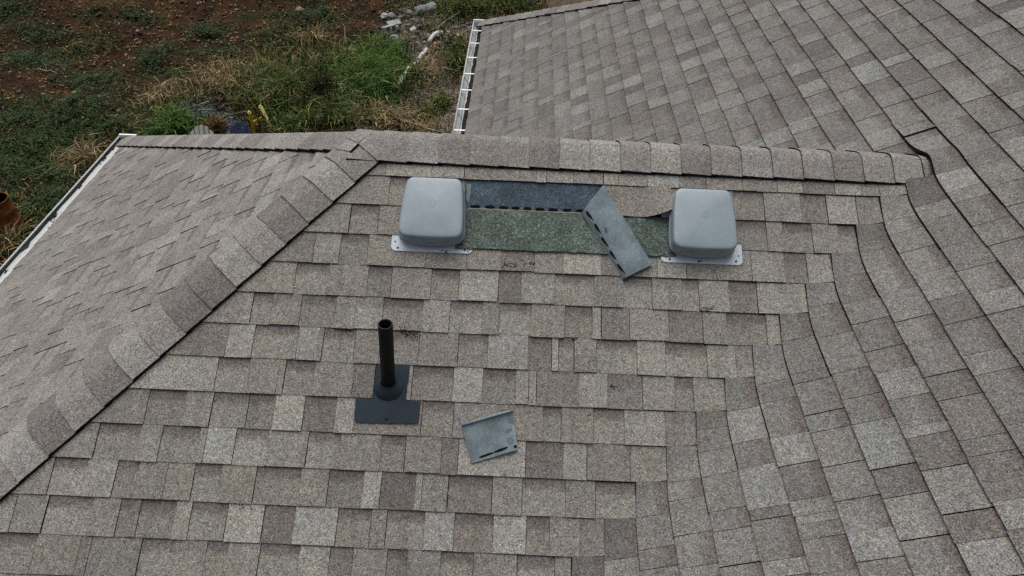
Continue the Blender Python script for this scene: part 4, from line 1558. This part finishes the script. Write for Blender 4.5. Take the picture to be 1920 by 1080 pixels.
# white birch logs and elbow pipe
def mat_birch():
    w = NT('birch_bark', .8, .2)
    pos = w.pos()
    w.color(w.mix(w.ramp(w.noise(pos, 9, 5, .7), [(.48, 0.0), (.58, 1.0)]), (.62, .60, .55), (.10, .09, .08)))
    return w.m


M['birch'] = mat_birch()
for (p0, p1, r0, lab) in (((-2.88, 16.42), (-2.62, 17.55), .075, 'longest white birch log piece, nearest the roof'), ((-2.50, 17.75), (-2.42, 18.0), .05, 'short birch stub in the grass between two logs'),
                          ((-2.42, 18.15), (-2.22, 18.85), .072, 'middle white birch log piece below the elbow pipe')):
    g = Geo()
    A, B = on(*p0, .22), on(*p1, .26)
    g.tube([A.lerp(B, q / 6) + Vector((rnd.uniform(-.01, .01), 0, rnd.uniform(-.01, .01))) for q in range(7)], [r0 * rnd.uniform(.9, 1.08) for _ in range(7)], 12)
    tag(g.build('birch_log', M['birch']), lab, 'log', 'white birch logs on the slope')
g = Geo()
A = on(-2.23, 19.5, .16)
pts = [A, A + Vector((.05, .28, .03)), A + Vector((.12, .45, .07)), A + Vector((.24, .58, .09)), A + Vector((.42, .64, .07))]
g.tube(pts, [.070, .070, .074, .078, .074], 14)
root = empty('drain_pipe', A)
tag(root, 'bent white plastic drain pipe lying right of the concrete blocks', 'pipe')
M['pvc'] = mat_flat('dirty_white_plastic', (.55, .55, .52), .6, .3, .2, 8)
adopt(g.build('elbow', M['pvc']), root)
g = Geo()
g.tube([pts[4], pts[4] + Vector((.10, .02, -.01))], .079, 14)
adopt(g.build('black_coupling', M['tar']), root)
g = Geo()
g.tube([pts[4] + Vector((.10, .02, -.01)), pts[4] + Vector((.22, .06, .0))], .068, 14)
adopt(g.build('pipe_end', M['pvc']), root)
g = Geo()
g.box(on(-2.02, 19.45, .06), (.16, .13, .07), Matrix.Rotation(.5, 3, 'Z'))
g.box(on(-2.02, 19.47, .115), (.10, .08, .05), Matrix.Rotation(.9, 3, 'Z'))
tag(g.build('plastic_scrap', mat_flat('orange_plastic', (.50, .19, .03), .6, .3)), 'orange plastic scrap at the foot of the white elbow pipe', 'scrap')
g = Geo()
g.box(on(-1.20, 19.86, .10), (.20, .03, .12), Matrix.Rotation(.4, 3, 'Z'))
g.box(on(-1.22, 19.92, .05), (.17, .12, .03), Matrix.Rotation(.4, 3, 'Z'))
tag(g.build('plastic_scrap', mat_flat('yellow_scrap', (.55, .45, .05), .6, .3)), 'small yellow plastic scrap beside the main gutter', 'scrap')
g = Geo()
g.tube([on(-1.72, 19.3, .06), on(-1.55, 19.65, .10), on(-1.42, 19.95, .08)], [.055, .07, .05], 8)
tag(g.build('black_tube', M['tar']), 'black tube in dry straw left of the yellow scrap', 'tube')

# branches
def branch(P0, P1, r, lab, twigs=3, col=(.34, .31, .27)):
    g = Geo()
    A, B = on(*P0, .06), on(*P1, .10)
    m = [A.lerp(B, q / 5) + Vector((rnd.uniform(-.04, .04), rnd.uniform(-.04, .04), rnd.uniform(0, .04))) for q in range(6)]
    g.tube(m, [r * (1 - .12 * q) for q in range(6)], 6)
    for q in range(twigs):
        s = m[1 + q % 4]
        g.tube([s, s + Vector((rnd.uniform(-.3, .3), rnd.uniform(-.3, .3), .12))], [r * .5, r * .2], 5)
    tag(g.build('fallen_branch', mat_flat('dead_wood', col, .9, .1, .25, 12)), lab, 'branch', 'fallen branches')


branch((-14.25, 16.73), (-13.35, 16.30), .016, 'pale thin branch lying on the brown bank at far left')
branch((-2.2, 20.2), (-1.0, 22.0), .030, 'long grey branch running up beside the main gutter', 4)
branch((-1.9, 18.9), (-.8, 20.8), .026, 'second grey branch, under the black tube', 4)
branch((-3.0, 14.4), (-1.7, 15.6), .022, 'grey branch near the foot of the slope, under the main gutter', 4)
branch((-5.15, 19.7), (-4.85, 18.5), .012, 'thin straw-coloured branch on the brown bank above the grass', 2, (.30, .22, .13))

# dark reed stems
v, f, c = blades(-5.0, 15.45, 420, .42, .8, .95, .026, [(.018, .010, .009), (.030, .015, .012), (.024, .018, .012), (.05, .03, .018)], .35, 1.0, 404)
tag(np_object('dark_reeds', v, f, M['veg'], col=c), 'dark maroon reed stems in the middle of the green grass', 'reeds')
v, f, c = blades(-2.12, 17.94, 700, .5, .55, .42, .014, [(.30, .23, .19), (.36, .29, .24), (.22, .16, .13)], .9, 1.0, 405)
tag(np_object('dry_bush', v, f, M['veg'], col=c), 'pinkish dry bush right of the birch logs', 'bush')
v, f, c = blades(-7.62, 13.75, 420, .26, .30, .45, .022, [(.14, .085, .02), (.20, .13, .03), (.09, .06, .02)], .6, 1.0, 406)
tag(np_object('rusty_weed', v, f, M['veg'], col=c), 'rusty orange weed between the white and the blue garden chair', 'weed')

# ------------------------------------------------------------------ rusty barrel
B = on(-10.60, 8.95, 0)
root = empty('steel_barrel', B)
tag(root, 'rusty orange open steel barrel standing in the weeds', 'barrel')
w = NT('rust', .85, .2)
pos = w.pos()
rn = w.noise(pos, 6, 6, .65)
w.color(w.ramp(rn, [(.3, (.055, .018, .008)), (.5, (.15, .045, .014)), (.72, (.24, .085, .03))]))
w.bump(w.noise(pos, 40, 4), .4, .01)
M['rust'] = w.m
g = Geo()
r = .29
g.lathe([(.001, .01), (r, .01), (r + .008, .02), (r, .035), (r, .28), (r + .014, .295), (r, .31), (r, .57), (r + .014, .585), (r, .60), (r, .86), (r + .012, .875), (r + .002, .89), (r - .010, .875)], B, 40)
adopt(g.build('drum', M['rust']), root)
g = Geo()
g.lathe([(.001, .30), (r - .012, .32), (r - .012, .868)], B, 40)
adopt(g.build('black_inside', M['tar']), root)  # inner wall and floor of the drum in near-black

# ------------------------------------------------------------------ garden chairs (plank armchairs with a fanned back)
def garden_chair(loc, rz, mat, lab, tip=(0, 0)):
    root = empty('garden_chair', loc)
    root.rotation_euler = (tip[0], tip[1], rz)
    tag(root, lab, 'garden chair', 'plank garden chairs behind the house')
    def part(name, *boxes):
        g_ = Geo()
        for cc, dd, rx in boxes:
            g_.box(cc, dd, Matrix.Rotation(rx, 3, 'X'))
        o_ = g_.build(name, mat)
        o_.parent = root
        return o_
    for sx in (-1, 1):
        part('leg', ((sx * .30, -.30, .26), (.035, .10, .52), 0))
        part('side_rail', ((sx * .265, .05, .24), (.028, .85, .12), -.28))
        part('armrest', ((sx * .33, -.05, .535), (.13, .72, .025), 0))
        part('arm_post', ((sx * .30, .30, .40), (.035, .07, .30), 0))
    for q in range(5):
        part('seat_slat', ((0, -.30 + q * .105, .345 - q * .030), (.52, .092, .022), -.28))
    part('front_apron', ((0, -.335, .29), (.56, .022, .12), 0))
    for q in range(5):                                          # fanned back with a rounded top
        u = (q - 2) / 2
        ln = .80 * math.sqrt(1 - .32 * u * u)
        g_ = Geo()
        w_ = .098
        th = .02
        n_ = 6
        prof = [(-w_ / 2 * .82, 0), (w_ / 2 * .82, 0)] + [(w_ / 2 * math.cos(a), ln - .03 + .03 * math.sin(a) - abs(u) * .04 * (math.cos(a) * (1 if u > 0 else -1) if u else 0)) for a in [i_ * math.pi / n_ for i_ in range(n_ + 1)]]
        m_ = len(prof)
        R = Matrix.Rotation(.42, 3, 'X').inverted() @ Matrix.Rotation(u * .07, 3, 'Y')
        R = Matrix.Rotation(-.42, 3, 'X') @ Matrix.Rotation(u * .07, 3, 'Y')
        c0 = Vector((u * .205, .16, .20))
        vs = [c0 + R @ Vector((p_[0], dy, p_[1])) for dy in (-th / 2, th / 2) for p_ in prof]
        g_.add(vs, [tuple(range(m_)), tuple(range(2 * m_ - 1, m_ - 1, -1))] + [(i_, m_ + i_, m_ + (i_ + 1) % m_, (i_ + 1) % m_) for i_ in range(m_)], 0)
        o_ = g_.build('back_slat', mat)
        o_.parent = root
    part('back_rail', ((0, .30, .56), (.58, .03, .06), 0))
    return root


garden_chair(on(-7.25, 11.98), math.radians(4), mat_flat('weathered_white', (.50, .51, .48), .7, .3, .15, 6), 'white slatted garden chair whose rounded back shows above the roof edge')
garden_chair(on(-6.42, 12.20), math.radians(-14), mat_flat('blue_plastic', (.028, .045, .115), .5, .4, .2, 6), 'blue garden chair half hidden in grass left of the yellow frame')
YEL = mat_flat('yellow_plastic', (.52, .39, .012), .5, .4, .1, 6)
root = empty('chair_frame', on(-6.4, 13.95))
tag(root, 'yellow plank chair frame, two legs and a crossbar, standing in grass', 'chair frame')
yl, yr_ = on(-6.53, 13.80), on(-6.32, 14.12)
for P, h in ((yl, .56), (yr_, .54)):
    g = Geo()
    R = Matrix.Rotation(.45, 3, 'Z')
    g.box(P + Vector((0, 0, h / 2)), (.085, .10, h), R)
    g.box(P + Vector((0, 0, h + .02)), (.045, .07, .06), R)
    adopt(g.build('leg', YEL), root)
g = Geo()
d_ = yr_ - yl
g.box((yl + yr_) / 2 + Vector((0, 0, .22)), (d_.length, .05, .09), Matrix.Rotation(math.atan2(d_.y, d_.x), 3, 'Z'))
adopt(g.build('crossbar', YEL), root)
g = Geo()
A, B = yr_ + Vector((.02, 0, .57)), on(-6.02, 13.80, .12)
R = (B - A).to_track_quat('X', 'Z').to_matrix()
g.box((A + B) / 2, ((B - A).length, .085, .03), R)
adopt(g.build('side_rail', mat_flat('faded_yellow', (.52, .47, .17), .7, .3, .1, 6)), root)

# grey post beyond the main roof
g = Geo()
P = on(1.28, 22.5)
g.box(P + Vector((0, 0, 1.3)), (.13, .13, 2.6))
root = empty('post', P)
tag(root, 'grey wooden post just beyond the far hip of the main roof', 'post')
adopt(g.build('shaft', mat_flat('grey_post', (.22, .25, .29), .8, .2, .2, 8)), root)
g = Geo()
g.box(P + Vector((0, 0, 2.63)), (.17, .17, .05))
adopt(g.build('post_cap', M['concrete']), root)
